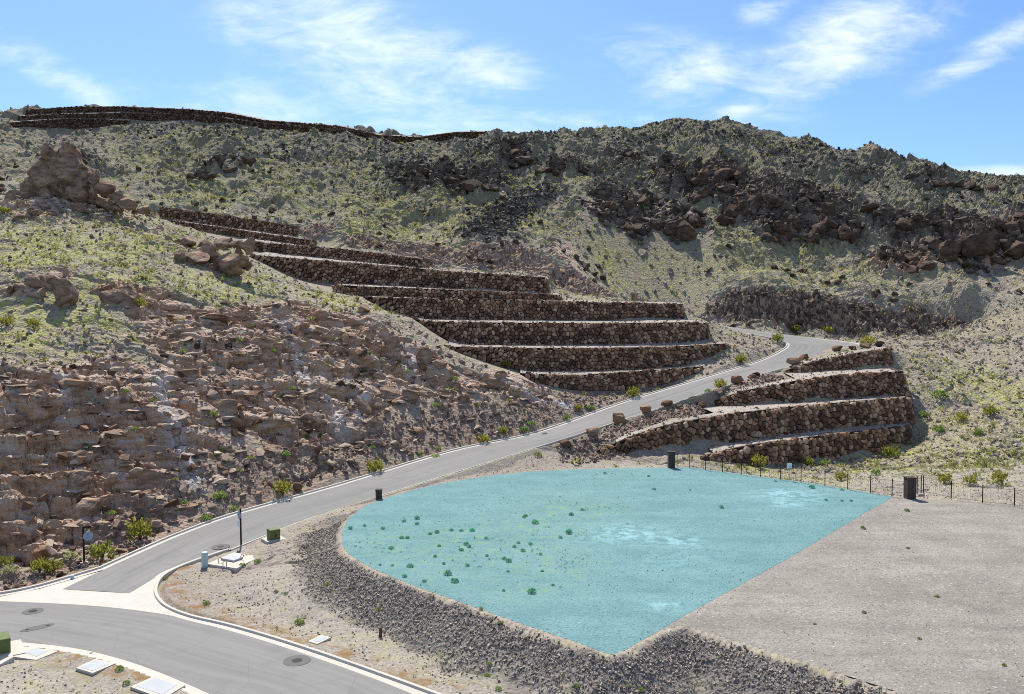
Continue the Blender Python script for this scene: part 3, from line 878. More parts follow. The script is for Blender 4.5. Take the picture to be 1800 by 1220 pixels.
material('pedestal_teal', lambda h: h.mix(h.noise(geo_pos(h), 3, 4), (0.36, 0.50, 0.46), (0.45, 0.58, 0.53)), 0.55)
material('cast_iron', lambda h: h.mix(h.noise(geo_pos(h), 8, 3), (0.016, 0.015, 0.014), (0.035, 0.033, 0.031)), 0.6)
material('patch_asphalt', lambda h: h.mix(h.noise(geo_pos(h), 5, 4), (0.10, 0.098, 0.092), (0.15, 0.147, 0.138)), 0.85)
material('pipe_rust', lambda h: (0.25, 0.16, 0.075), 0.7)
material('galvanised', lambda h: (0.42, 0.45, 0.48), 0.45)


def b_block(h):
    p = geo_pos(h)
    return h.mix(h.noise(p, 5, 4), (0.06, 0.047, 0.040), (0.105, 0.083, 0.07)), h.noise(p, 12, 3)


material('pillar_block', b_block, 0.9, (0.4, 0.02))


# ------------------------------------------------------------------ object helpers
def mesh_np(name, V, Fc, mat, smooth=False):
    """mesh from numpy verts and an (n, k) face array"""
    me = bpy.data.meshes.new(name)
    V = np.ascontiguousarray(V, np.float32)
    Fc = np.ascontiguousarray(Fc, np.int32)
    nf, k = Fc.shape
    me.vertices.add(len(V))
    me.vertices.foreach_set('co', V.ravel())
    me.loops.add(nf * k)
    me.loops.foreach_set('vertex_index', Fc.ravel())
    me.polygons.add(nf)
    me.polygons.foreach_set('loop_start', np.arange(0, nf * k, k, dtype=np.int32))
    me.update(calc_edges=True)
    me.polygons.foreach_set('use_smooth', np.full(nf, smooth))
    me.materials.append(MATS[mat])
    return me


def mesh_py(name, V, Fc, mat, smooth=False):
    me = bpy.data.meshes.new(name)
    me.from_pydata([tuple(map(float, v)) for v in V], [], Fc)
    me.update()
    if smooth:
        me.polygons.foreach_set('use_smooth', [True] * len(me.polygons))
    me.materials.append(MATS[mat])
    return me


def obj(name, me, parent=None, loc=None, **props):
    o = bpy.data.objects.new(name, me)
    COL.objects.link(o)
    if parent is not None:
        o.parent = parent
    if loc is not None:
        o.location = loc
    for k, v in props.items():
        o[k] = v
    return o


def thing(name, loc, label, cat, group=None):
    o = obj(name, None, None, loc, label=label, category=cat, kind='thing')
    o.empty_display_size = 0.2
    if group:
        o['group'] = group
    return o


class MB:
    """collects simple solids into one mesh"""
    def __init__(s):
        s.V, s.F = [], []

    def add(s, V, Fc):
        n0 = len(s.V)
        s.V += [tuple(v) for v in V]
        s.F += [tuple(i + n0 for i in f) for f in Fc]
        return s

    def box(s, c, d, rz=0.0, taper=1.0, bev=0.0):
        x, y, z = d[0] / 2, d[1] / 2, d[2] / 2
        ca, sa = math.cos(rz), math.sin(rz)
        V = []
        if bev <= 0:
            lay = [(-z, 1, 0), (z, taper, 0)]
        else:
            lay = [(-z, 1, 0), (z - bev, taper, 0), (z, taper, bev)]
        for zz, k, ins in lay:
            for sx, sy in ((-1, -1), (1, -1), (1, 1), (-1, 1)):
                px, py = sx * (x * k - ins), sy * (y * k - ins)
                V.append((c[0] + px * ca - py * sa, c[1] + px * sa + py * ca, c[2] + zz))
        Fc = [(3, 2, 1, 0)]
        nl = len(lay)
        for l in range(nl - 1):
            for i in range(4):
                Fc.append((l * 4 + i, l * 4 + (i + 1) % 4, l * 4 + 4 + (i + 1) % 4, l * 4 + 4 + i))
        Fc.append(tuple((nl - 1) * 4 + i for i in range(4)))
        return s.add(V, Fc)

    def tube(s, pts, r, seg=8, cap=True):
        pts = [Vector(p) for p in pts]
        V, Fc = [], []
        for i, p in enumerate(pts):
            d = (pts[min(i + 1, len(pts) - 1)] - pts[max(i - 1, 0)]).normalized()
            up = Vector((0, 0, 1)) if abs(d.z) < 0.9 else Vector((1, 0, 0))
            u = d.cross(up).normalized()
            v = d.cross(u)
            rr = r[i] if isinstance(r, (list, tuple)) else r
            for k in range(seg):
                a = 2 * math.pi * k / seg
                V.append(p + (u * math.cos(a) + v * math.sin(a)) * rr)
        for i in range(len(pts) - 1):
            for k in range(seg):
                Fc.append((i * seg + k, i * seg + (k + 1) % seg, (i + 1) * seg + (k + 1) % seg, (i + 1) * seg + k))
        if cap:
            Fc.append(tuple(range(seg))[::-1])
            Fc.append(tuple((len(pts) - 1) * seg + k for k in range(seg)))
        return s.add(V, Fc)

    def prism(s, poly, axis_pt, u, v, t):
        """flat plate: 2D outline poly in the (u, v) frame, thickness t along u x v"""
        u, v = Vector(u).normalized(), Vector(v).normalized()
        nn = u.cross(v) * t / 2
        c = Vector(axis_pt)
        V = [c + u * a + v * b - nn for a, b in poly] + [c + u * a + v * b + nn for a, b in poly]
        m = len(poly)
        Fc = [tuple(range(m))[::-1], tuple(range(m, 2 * m))] + [(i, (i + 1) % m, m + (i + 1) % m, m + i) for i in range(m)]
        return s.add(V, Fc)

    def build(s, name, mat, parent=None, loc=None, **kw):
        return obj(name, mesh_py(name, s.V, s.F, mat), parent, loc, **kw)


# ------------------------------------------------------------------ the ground
us = np.concatenate([np.arange(-0.90, -0.66, 0.008), np.arange(-0.66, 0.66, 0.0020), np.arange(0.66, 0.901, 0.008)])
ys = np.concatenate([np.arange(24, 46, 0.8), np.arange(46, 72, 0.3), np.arange(72, 140, 0.2), np.arange(140, 220, 0.32), np.arange(220, 345, 0.5), np.arange(345, 440, 4.0)])
UU, YY = np.meshgrid(us, ys)
XX = UU * YY
T = terrain(XX.ravel(), YY.ravel())
nx, ny = len(us), len(ys)
idx = np.arange(nx * ny).reshape(ny, nx)
quads = np.stack([idx[:-1, :-1], idx[:-1, 1:], idx[1:, 1:], idx[1:, :-1]], -1).reshape(-1, 4)
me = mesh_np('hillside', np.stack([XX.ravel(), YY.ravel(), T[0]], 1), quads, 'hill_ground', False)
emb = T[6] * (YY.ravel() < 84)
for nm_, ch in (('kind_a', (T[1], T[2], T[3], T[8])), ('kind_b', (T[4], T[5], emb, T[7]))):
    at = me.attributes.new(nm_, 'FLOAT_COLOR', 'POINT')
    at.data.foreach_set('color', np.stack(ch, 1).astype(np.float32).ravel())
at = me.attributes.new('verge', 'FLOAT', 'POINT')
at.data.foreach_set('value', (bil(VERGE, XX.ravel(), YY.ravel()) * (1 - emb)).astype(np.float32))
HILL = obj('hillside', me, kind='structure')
del XX, YY, UU, T


# ------------------------------------------------------------------ roads
def ribbon(name, Lp, Rp, z, mat, cross=6):
    V, uv = [], []
    n = len(Lp)
    s = np.concatenate([[0], np.cumsum(np.linalg.norm(np.diff((Lp + Rp) / 2, axis=0), axis=1))])
    for i in range(n):
        for k in range(cross + 1):
            t = k / cross
            q = Lp[i] * (1 - t) + Rp[i] * t
            V.append((q[0], q[1], q[2] + z + 0.02 * (1 - (2 * t - 1) ** 2)))
            uv.append((s[i], t * np.linalg.norm(Lp[i] - Rp[i])))
    Fc = []
    for i in range(n - 1):
        for k in range(cross):
            a = i * (cross + 1) + k
            Fc.append((a, a + 1, a + cross + 2, a + cross + 1))
    me = mesh_py(name, V, Fc, mat, True)
    ul = me.uv_layers.new(name='UVMap')
    li = np.zeros(len(me.loops), np.int32)
    me.loops.foreach_get('vertex_index', li)
    ul.data.foreach_set('uv', np.array(uv, np.float32)[li].ravel())
    if me.polygons[0].normal.z < 0:
        me.flip_normals()
    return obj(name, me, kind='structure')


ribbon('hill_road', ROAD_L, ROAD_R, 0.012, 'asphalt')
m_ = min(len(STREET_FAR), len(STREET_NEAR))
ribbon('street', STREET_FAR[:m_], STREET_NEAR[:m_], 0.010, 'asphalt', 8)


def flat_poly(name, poly, z, mat, sub=None, **kw):
    """triangulated flat sheet with a short skirt round its rim"""
    import bmesh
    bm = bmesh.new()
    vs = [bm.verts.new((p[0], p[1], z)) for p in poly]
    f = bm.faces.new(vs)
    f.normal_update()
    if f.normal.z < 0:
        f.normal_flip()
    bmesh.ops.triangulate(bm, faces=[f])
    if sub:
        for _ in range(sub):
            bmesh.ops.subdivide_edges(bm, edges=[e for e in bm.edges if e.calc_length() > 1.6], cuts=1, use_grid_fill=False)
            bmesh.ops.triangulate(bm, faces=bm.faces[:])
    me = bpy.data.meshes.new(name)
    bm.to_mesh(me)
    bm.free()
    me.materials.append(MATS[mat])
    return obj(name, me, **kw)


flat_poly('concrete_apron', APRON, 0.004, 'concrete', kind='structure')


def kerb(name, line, side, parts=((0, 0.0), (0.42, 0.02), (0.46, 0.16), (0.52, 0.17), (0.66, 0.17), (0.70, 0.15), (0.72, -0.35))):
    line = np.array(line)
    V, Fc = [], []
    n = len(line)
    for i in range(n):
        d = line[min(i + 1, n - 1)] - line[max(i - 1, 0)]
        d = d[:2] / np.linalg.norm(d[:2])
        nrm = np.array([-d[1], d[0]]) * side
        for o, z in parts:
            V.append((line[i][0] + nrm[0] * o, line[i][1] + nrm[1] * o, line[i][2] + z + 0.006))
    k = len(parts)
    for i in range(n - 1):
        for j in range(k - 1):
            a = i * k + j
            q = (a, a + 1, a + k + 1, a + k)
            Fc.append(q if side < 0 else q[::-1])
    return obj(name, mesh_py(name, V, Fc, 'concrete'), kind='structure')


kerb('kerb', np.vstack([KERB_LEFT[:-1], ROAD_L[10:]]), 1)
kerb('kerb', ROAD_R[16:], -1, ((0, 0.0), (0.24, 0.02), (0.30, 0.10), (0.42, 0.10), (0.46, -0.35)))
kerb('kerb', KERB_CORNER, 1, ((-0.62, 0.0), (-0.05, 0.02), (0.0, 0.16), (0.05, 0.17), (0.2, 0.17), (0.24, 0.14), (0.26, -0.35)))
kerb('kerb', STREET_NEAR, -1, ((0, 0.0), (0.45, 0.02), (0.55, 0.09), (0.95, 0.11), (1.0, 0.08), (1.02, -0.35)))


# ------------------------------------------------------------------ lots
def lot(name, poly, mat, zb):
    p = np.array(poly)[:, :2]
    x0, y0 = p.min(0)
    x1, y1 = p.max(0)
    s = 0.9
    gxs, gys = np.arange(x0, min(x1, 75), s), np.arange(y0, y1, s)
    X, Y = np.meshgrid(gxs, gys)
    d, ins = polydist(X, Y, poly)
    pts = [(a, b) for a, b, i_, q in zip(X.ravel(), Y.ravel(), ins.ravel(), d.ravel()) if i_ and q > 0.4]
    rim = []
    for i in range(len(p)):
        a, b = p[i], p[(i + 1) % len(p)]
        m = max(1, int(np.linalg.norm(b - a) / s))
        rim += [tuple(a + (b - a) * k / m) for k in range(m)]
    from mathutils.geometry import delaunay_2d_cdt
    nr = len(rim)
    vs, es, fs, *_ = delaunay_2d_cdt([Vector(q) for q in rim + pts], [(i, (i + 1) % nr) for i in range(nr)], [list(range(nr))], 1, 1e-4)
    V = np.array([(v.x, v.y, 0) for v in vs])
    rim_d = polydist(V[:, 0], V[:, 1], poly)[0]
    V[:, 2] = zb + (0.05 * fbm(V[:, 0], V[:, 1], 4, 3, 5) + 0.02) * sstep(0.1, 1.2, rim_d) - 0.035 * (1 - sstep(0.0, 0.8, rim_d))
    me = mesh_py(name, V, [tuple(f) for f in fs], mat, True)
    if me.polygons[0].normal.z < 0:
        me.flip_normals()
    return obj(name, me, kind='structure'), V


lot('gravel_lot', LOT_GREY, 'lot_gravel', PAD_Z - 0.004)
lo, V = lot('tinted_lot', LOT_CYAN, 'tinted_gravel', PAD_Z + 0.004)


def pad_blobs(V, lst):
    out = np.zeros(len(V))
    for px, py, r, s in lst:
        c = G(px, py, PAD_Z)
        out = np.maximum(out, s * np.exp(-((V[:, 0] - c[0]) ** 2 + (V[:, 1] - c[1]) ** 2) / r ** 2))
    return out


for nm_, lst in (('weeds', [(700, 960, 6, .8), (760, 980, 6, .9), (820, 950, 6, .9), (880, 970, 6, .8), (930, 930, 6, 1), (1000, 895, 6, 1), (1050, 890, 4, .9), (960, 1000, 4, .8), (800, 1010, 4, .7), (930, 1040, 3, .8), (980, 980, 4, .9), (660, 940, 5, .6), (1080, 840, 5, .4)]),
                 ('scuff', [(1110, 938, 3.2, 1), (1190, 950, 2.2, 1), (1385, 871, 3.5, 1), (1380, 885, 2, .9), (1167, 1062, 1.2, 1), (1060, 945, 2, .6), (1200, 985, 2.5, .4)])):
    at = lo.data.attributes.new(nm_, 'FLOAT', 'POINT')
    at.data.foreach_set('value', pad_blobs(V, lst).astype(np.float32))

# ------------------------------------------------------------------ stone walls
def resample(pts, n):
    pts = np.array(pts, float)
    s = np.concatenate([[0], np.cumsum(np.linalg.norm(np.diff(pts[:, :2], axis=0), axis=1))])
    return s, pts


def clip_poly(poly, mx, my, nx_, ny_):
    out = []
    m = len(poly)
    for i in range(m):
        a, b = poly[i], poly[(i + 1) % m]
        da = (a[0] - mx) * nx_ + (a[1] - my) * ny_
        db = (b[0] - mx) * nx_ + (b[1] - my) * ny_
        if da <= 0:
            out.append(a)
        if da * db < 0:
            t = da / (da - db)
            out.append((a[0] + (b[0] - a[0]) * t, a[1] + (b[1] - a[1]) * t))
    return out


def stone_wall(key, label, size, singly=True, ret=6.0, mat='wall_stone'):
    B, Tp = WB[key], WT[key]
    pts = [tuple(b) + (t[2] - b[2],) for b, t in zip(B, Tp)]
    if ret:
        e = pts[-1]
        hh = e[3]
        pts.append((e[0] + 0.5, e[1] + 1.2, e[2] + 0.05, hh))
        pts.append((e[0] + 0.6, e[1] + ret, e[2] + 0.4, max(hh - 0.4, 0.2)))
    pts = np.array(pts)
    s = np.concatenate([[0], np.cumsum(np.linalg.norm(np.diff(pts[:, :2], axis=0), axis=1))])
    L = s[-1]

    def at(u):
        return np.array([np.interp(u, s, pts[:, k]) for k in range(4)])

    def frame(u):
        d = at(min(u + 0.8, L)) - at(max(u - 0.8, 0))
        d = d[:2] / max(np.linalg.norm(d[:2]), 1e-6)
        return d, np.array([d[1], -d[0]])
    org = at(0)[:3]
    root = thing('stone_wall', tuple(org), label, 'stone wall', 'boulder retaining walls')
    # dark earth core behind the stones
    V, Fc = [], []
    us_ = np.arange(0, L + 0.01, max(L / max(int(L / 1.5), 1), 0.3))
    for u in us_:
        q = at(u)
        d, nn = frame(u)
        for v, off in ((-0.8, 0.0), (0, 0.0), (q[3], 0.0), (q[3] - 0.05, -0.6)):
            o_ = -max(v, 0) * BATTER + off - 0.15
            V.append((q[0] + nn[0] * o_ - org[0], q[1] + nn[1] * o_ - org[1], q[2] + v - 0.05 - org[2]))
    for i in range(len(us_) - 1):
        for k in range(3):
            a = i * 4 + k
            Fc.append((a, a + 4, a + 5, a + 1))
    obj('earth_core', mesh_py('earth_core', V, Fc, 'wall_core'), root)
    # stones: cells of a jittered lattice on the wall face
    rnd = random.Random(sum(map(ord, key)))
    seeds = []
    hmax = pts[:, 3].max()
    v = -size * 0.3
    row = 0
    while v < hmax + size:
        rh = size * rnd.uniform(0.72, 0.95)
        u = -rnd.random() * size
        while u < L + size:
            seeds.append((u + rnd.uniform(-.34, .34) * size, v + rh / 2 + rnd.uniform(-.36, .36) * size, rnd.random()))
            u += size * rnd.uniform(0.5, 1.45)
        v += rh
        row += 1
    SA = np.array([(a, b) for a, b, _ in seeds])
    stuffV, stuffF = [], []
    count = 0
    for i, (u, v, r) in enumerate(seeds):
        if u < 0.05 or u > L - 0.05:
            continue
        hl = at(u)[3] + rnd.uniform(-.12, .22)
        if v > hl - 0.05 or v < -0.35 or hl < 0.25:
            continue
        d2 = ((SA - (u, v)) ** 2).sum(1)
        near = [j for j in np.argsort(d2)[1:16] if d2[j] < (3.2 * size) ** 2]
        poly = [(u - size, v - size), (u + size, v - size), (u + size, v + size), (u - size, v + size)]
        for j in near:
            mx, my = (u + SA[j, 0]) / 2, (v + SA[j, 1]) / 2
            poly = clip_poly(poly, mx, my, SA[j, 0] - u, SA[j, 1] - v)
            if len(poly) < 3:
                break
        if len(poly) >= 3:
            poly = clip_poly(poly, 0, hl, 0, 1)
        if len(poly) >= 3:
            poly = clip_poly(poly, 0, -0.35, 0, -1)
        if len(poly) < 3:
            continue
        cu = sum(a for a, b in poly) / len(poly)
        cv = sum(b for a, b in poly) / len(poly)
        # drop slivers
        ext = max(max(a for a, b in poly) - min(a for a, b in poly), max(b for a, b in poly) - min(b for a, b in poly))
        if ext < 0.22:
            continue
        q = at(cu)
        d, nn = frame(cu)
        base = np.array([q[0] - nn[0] * cv * BATTER, q[1] - nn[1] * cv * BATTER, q[2] + cv])
        out = rnd.uniform(0.14, 0.38) * size
        tu, tv = rnd.uniform(-.22, .22), rnd.uniform(-.35, .10)
        SV, SF = [], []
        m = len(poly)
        jit = [rnd.uniform(.86, 1.02) for _ in range(m)]
        for sc, dep in ((0.88, -0.35), (0.965, out * 0.15), (0.82, out * 0.9), (0.42, out * 1.2)):
            for k, (a, b) in enumerate(poly):
                aa, bb = (a - cu) * sc * jit[k], (b - cv) * sc * jit[k]
                dd = dep + (tu * aa + tv * bb if dep > 0 else 0) + rnd.uniform(-.02, .02)
                SV.append((d[0] * aa + nn[0] * dd, d[1] * aa + nn[1] * dd, bb))
        for l in range(3):
            for k in range(m):
                SF.append((l * m + k, l * m + (k + 1) % m, l * m + m + (k + 1) % m, l * m + m + k))
        SF.append(tuple(3 * m + k for k in range(m)))
        if singly and count < 300:
            obj('stone', mesh_py('stone', SV, SF, mat), root, tuple(base - org))
            count += 1
        else:
            n0 = len(stuffV)
            stuffV += [tuple(np.array(p_) + base - org) for p_ in SV]
            stuffF += [tuple(i_ + n0 for i_ in f_) for f_ in SF]
    if stuffV:
        obj('stones', mesh_py('stones', stuffV, stuffF, mat), root, kind='stuff')
    return root


BENCH_STONES = []


def bench(key, mat='terrace_gravel'):
    """level strip behind a wall, running back to the foot of the wall above"""
    Tp = WT[key]
    up = ABOVE.get(key)
    tall = np.nonzero(Tp[:, 2] - WB[key][:, 2] > 0.7)[0]
    x0_ = Tp[max(tall[0] - 1, 0), 0] * 0.3 + Tp[tall[0], 0] * 0.7 if key[0] == 'W' else Tp[0, 0]
    xs = np.linspace(x0_, Tp[-1, 0] + (0.4 if key[0] != 'R' else 0), max(8, int((Tp[-1, 0] - Tp[0, 0]) / 1.2)))
    V, Fc = [], []
    nk = 7
    for x in xs:
        y = np.interp(x, Tp[:, 0], Tp[:, 1])
        z = np.interp(x, Tp[:, 0], Tp[:, 2])
        y2, z2 = (y + 5.5, z + 0.45) if key[0] != 'W' else (y + 2.4, z + 0.25)
        if key[0] == 'R':
            z2 = z + 1.5
        if up is not None:
            b = WB[up]
            if b[0, 0] - 0.5 <= x <= b[-1, 0] + 0.5:
                yb, zb = np.interp(x, b[:, 0], b[:, 1]), np.interp(x, b[:, 0], b[:, 2])
                if yb > y + 0.3:
                    y2, z2 = yb + 0.5, zb + 0.10
        for k in range(nk):
            t = k / (nk - 1)
            V.append((x, y + 0.1 + (y2 - y) * t, z + (z2 - z) * t - (0.42 if k == 0 else 0.12)))
    V = np.array(V)
    V[:, 2] += 0.12 * fbm(V[:, 0], V[:, 1], 1.4, 3, 77)
    for i in range(len(xs) - 1):
        for k in range(nk - 1):
            a = i * nk + k
            Fc.append((a, a + nk, a + nk + 1, a + 1))
    rg_b = np.random.default_rng(len(V) + ord(key[1]))
    if key[0] != 'R':
        for _ in range(int(9 * (xs[-1] - xs[0]))):
            i_, t_ = rg_b.integers(0, len(xs) - 1), rg_b.random() ** 2.0 * (nk - 1.01)
            k_ = int(t_)
            BENCH_STONES.append(V[i_ * nk + k_] + (V[i_ * nk + k_ + 1] - V[i_ * nk + k_]) * (t_ - k_) + (V[(i_ + 1) * nk] - V[i_ * nk]) * rg_b.random())
    me = mesh_py('terrace', V, Fc, mat, True)
    if me.polygons[0].normal.z < 0:
        me.flip_normals()
    obj('terrace', me, kind='structure')


WALL_LABELS = {
    'L1': ('lowest dark boulder wall of the left terraces, curving just above the road', 0.77),
    'L2': ('second boulder wall from the bottom of the left terraces', 0.77),
    'L3': ('tall boulder wall of the left terraces, third up from the road', 0.77),
    'L4': ('long boulder wall of the left terraces, fourth up from the road', 0.77),
    'L5': ('low half-hidden boulder wall fifth up on the left terraces', 0.74),
    'L6': ('long sloping boulder wall sixth up on the left terraces', 0.81),
    'L7': ('short boulder wall seventh up on the left terraces, below the pink cut', 0.77),
    'L8': ('thin boulder wall second from the top of the left terraces', 0.66),
    'L9': ('topmost boulder wall of the left terraces, near the rock tower', 0.77),
    'W1': ('topmost short boulder wall right of the road, just under the hairpin', 0.77),
    'W2': ('second boulder wall below the hairpin, right of the road', 0.81),
    'W3': ('longest boulder wall right of the road, its left end beside the kerb', 0.85),
    'W4': ('lowest boulder wall right of the road, behind the fence', 0.85),
    'R3': ('short lowest black stone wall on the left of the skyline', 0.69),
    'R2': ('long black stone wall winding along the skyline ridge', 0.69),
    'R1': ('highest black stone wall on the skyline at the left', 0.69),
}
for k, (lab, sz) in WALL_LABELS.items():
    ridge = k[0] == 'R'
    stone_wall(k, lab, sz, not ridge, 0 if (ridge or k in ('L1', 'L2', 'L5')) else (6.0 if k[0] == 'L' else 8.0), 'ridge_stone' if ridge else 'wall_stone')
    bench(k, 'terrace_gravel')


# ------------------------------------------------------------------ rocks, scree and plants: shapes
import bmesh


def tz(x, y):
    return float(terrain(np.array([float(x)]), np.array([float(y)]), False)[0])


def hull_template(seed, npts=11, flat=0.75):
    rg = random.Random(seed)
    bm = bmesh.new()
    for _ in range(npts):
        v = Vector((rg.gauss(0, 1), rg.gauss(0, 1), rg.gauss(0, 1))).normalized() * rg.uniform(0.8, 1.0)
        bm.verts.new((v.x, v.y * rg.uniform(.8, 1), v.z * flat))
    r = bmesh.ops.convex_hull(bm, input=bm.verts[:])
    bmesh.ops.delete(bm, geom=list(set(r['geom_unused'] + r['geom_interior'])), context='VERTS')
    bmesh.ops.triangulate(bm, faces=bm.faces[:])
    bmesh.ops.recalc_face_normals(bm, faces=bm.faces[:])
    bm.verts.index_update()
    V = np.array([v.co[:] for v in bm.verts])
    Fc = np.array([[v.index for v in f.verts] for f in bm.faces])
    bm.free()
    return V, Fc


ROCK_T = [hull_template(100 + i, 8 + i % 3) for i in range(12)]


def tuft_template(seed, nb=14, spread=1.0, up=0.9, wid=0.3):
    """a small dome of leaf blades"""
    rg = random.Random(seed)
    V, Fc = [], []
    for _ in range(nb):
        a = rg.uniform(0, 2 * math.pi)
        r = math.sqrt(rg.random()) * spread
        zt = up * math.sqrt(max(0.0, 1 - (r / spread) ** 2 * 0.85)) * rg.uniform(.65, 1.1)
        tip = Vector((r * math.cos(a), r * math.sin(a), zt))
        root = Vector((tip.x * 0.45, tip.y * 0.45, zt * rg.uniform(0.05, 0.5)))
        sd_ = Vector((rg.gauss(0, 1), rg.gauss(0, 1), rg.gauss(0, .6))).normalized() * wid
        n0 = len(V)
        V += [root - sd_ * 0.6, root + sd_ * 0.6, tip + sd_ * 0.5, tip - sd_ * 0.3]
        Fc += [(n0, n0 + 1, n0 + 2), (n0, n0 + 2, n0 + 3)]
    return np.array([v[:] for v in V]), np.array(Fc)


TUFT_T = [tuft_template(300 + i, 10) for i in range(10)]


def scatter(name, pos, size, templates, mat, parent=None, tilt=0.6, sink=0.25, squash=(0.8, 1.2), props=None, seed=0):
    """many copies joined into one mesh"""
    rg = np.random.default_rng(seed + len(pos))
    pick = rg.integers(0, len(templates), len(pos))
    Vs, Fs, Rs = [], [], []
    base = 0
    for t, (TV, TF) in enumerate(templates):
        m = np.nonzero(pick == t)[0]
        if not len(m):
            continue
        a = rg.uniform(0, 2 * np.pi, len(m))
        tx, ty = rg.normal(0, tilt, len(m)), rg.normal(0, tilt, len(m))
        ca, sa = np.cos(a), np.sin(a)
        sc = size[m][:, None] * np.stack([rg.uniform(*squash, len(m)), rg.uniform(*squash, len(m)), rg.uniform(*squash, len(m))], 1)
        v = TV[None] * sc[:, None, :]
        x, y, z = v[..., 0], v[..., 1], v[..., 2]
        if tilt > 0:
            y, z = y * np.cos(tx)[:, None] - z * np.sin(tx)[:, None], y * np.sin(tx)[:, None] + z * np.cos(tx)[:, None]
            x, z = x * np.cos(ty)[:, None] + z * np.sin(ty)[:, None], -x * np.sin(ty)[:, None] + z * np.cos(ty)[:, None]
        X = x * ca[:, None] - y * sa[:, None] + pos[m, 0][:, None]
        Y = x * sa[:, None] + y * ca[:, None] + pos[m, 1][:, None]
        Z = z + pos[m, 2][:, None] + (sink * size[m])[:, None]
        Vs.append(np.stack([X, Y, Z], -1).reshape(-1, 3))
        k = len(TV)
        Fs.append((TF[None] + (np.arange(len(m)) * k)[:, None, None]).reshape(-1, 3) + base)
        base += k * len(m)
        Rs.append(np.repeat(rg.random(len(m)), k))
    me = mesh_np(name, np.concatenate(Vs), np.concatenate(Fs), mat)
    at = me.attributes.new('rnd', 'FLOAT', 'POINT')
    at.data.foreach_set('value', np.concatenate(Rs).astype(np.float32))
    o = obj(name, me, parent, kind='stuff')
    for k_, v_ in (props or {}).items():
        o[k_] = v_
    return o


CLEAR = [(*G(410, 984, 0.3)[:2], 2.9), (*G(481, 950, 0.5)[:2], 1.9), (*G(360, 997, 0.2)[:2], 1.0), (*G(60, 1147, 0.2)[:2], 2.2), (*G(166, 1170, 0.2)[:2], 1.6), (*G(277, 1206, 0.2)[:2], 2.0), (*G(561, 1124, 0.2)[:2], 1.0), (*G(0, 1150, 0.2)[:2], 2.5)]


def sample(nn, y0, y1, dens, seed, umax=0.66, xlim=None):
    """random ground points, kept with probability dens(X, Y)"""
    rg = np.random.default_rng(seed)
    Y = np.sqrt(rg.uniform(y0 * y0, y1 * y1, nn))
    X = rg.uniform(-umax, umax, nn) * Y
    ok = (bil(PSD, X, Y) > 0.35) & (bil(SSD, X, Y) > 1.4) & (bil(RD, X, Y) > 1.3) & (bil(TD, X, Y) > 0.6) & (bil(WD, X, Y) > 1.0)
    for cx, cy, cr in CLEAR:
        ok &= np.hypot(X - cx, Y - cy) > cr
    ok &= rg.random(nn) < dens(X, Y)
    X, Y = X[ok], Y[ok]
    return np.stack([X, Y, terrain(X, Y, False)], 1)


def seen(pos, margin=0.6):
    """which points the photo's viewpoint sees inside its frame"""
    out = np.zeros(len(pos), bool)
    for i, p in enumerate(pos):
        if abs(p[0] / p[1]) > 0.6 or p[1] < 46:
            continue
        d = np.arange(45, p[1] - 1.5, 1.5)
        zt = bil(ZC, p[0] / p[1] * d, d)
        ln = H + (p[2] + 0.6 - H) * d / p[1]
        out[i] = not np.any(zt > ln + margin)
    return out


def rock_mesh(seed, rad, mat, sub=3, cuts=15, rough=0.10, strata=5.0, dmin=0.60, dmax=0.98, beds=0.30):
    """angular bedrock block: a rounded cube cut by planes, weathered into beds"""
    rg = np.random.default_rng(seed)
    bm = bmesh.new()
    bmesh.ops.create_icosphere(bm, subdivisions=sub, radius=1)
    V = np.array([v.co[:] for v in bm.verts])
    Fc = [tuple(v.index for v in f.verts) for f in bm.faces]
    bm.free()
    V = V / (np.abs(V) ** 12).sum(1)[:, None] ** (1 / 12.0) * 0.9
    for _ in range(cuts):
        nn = rg.normal(0, 1, 3) * np.array([1, 1, 0.8])
        nn /= np.linalg.norm(nn)
        d = rg.uniform(dmin, dmax)
        over = np.maximum(V @ nn - d, 0)
        V = V - over[:, None] * nn[None]
    k = rg.uniform(0, 50)
    lay = np.floor(V[:, 2] * strata * 0.5 + 0.35 * V[:, 0] + k).astype(np.int64)
    off = hsh(lay, lay * 0 + seed, 3) - 0.5
    off2 = hsh(lay, lay * 0 + seed, 7) - 0.5
    dn = fbm(V[:, 0] * 2 + V[:, 2] * 1.3 + k, V[:, 1] * 2 - V[:, 2] * 1.7 + k, 0.8, 4, seed % 97, 0.6)
    V[:, :2] *= (1 + beds * off)[:, None]
    V[:, 1] += 0.5 * beds * off2
    V = V * (1 + rough * 1.6 * dn)[:, None]
    V = V * np.array(rad)[None]
    return mesh_py('rock', V, Fc, mat)


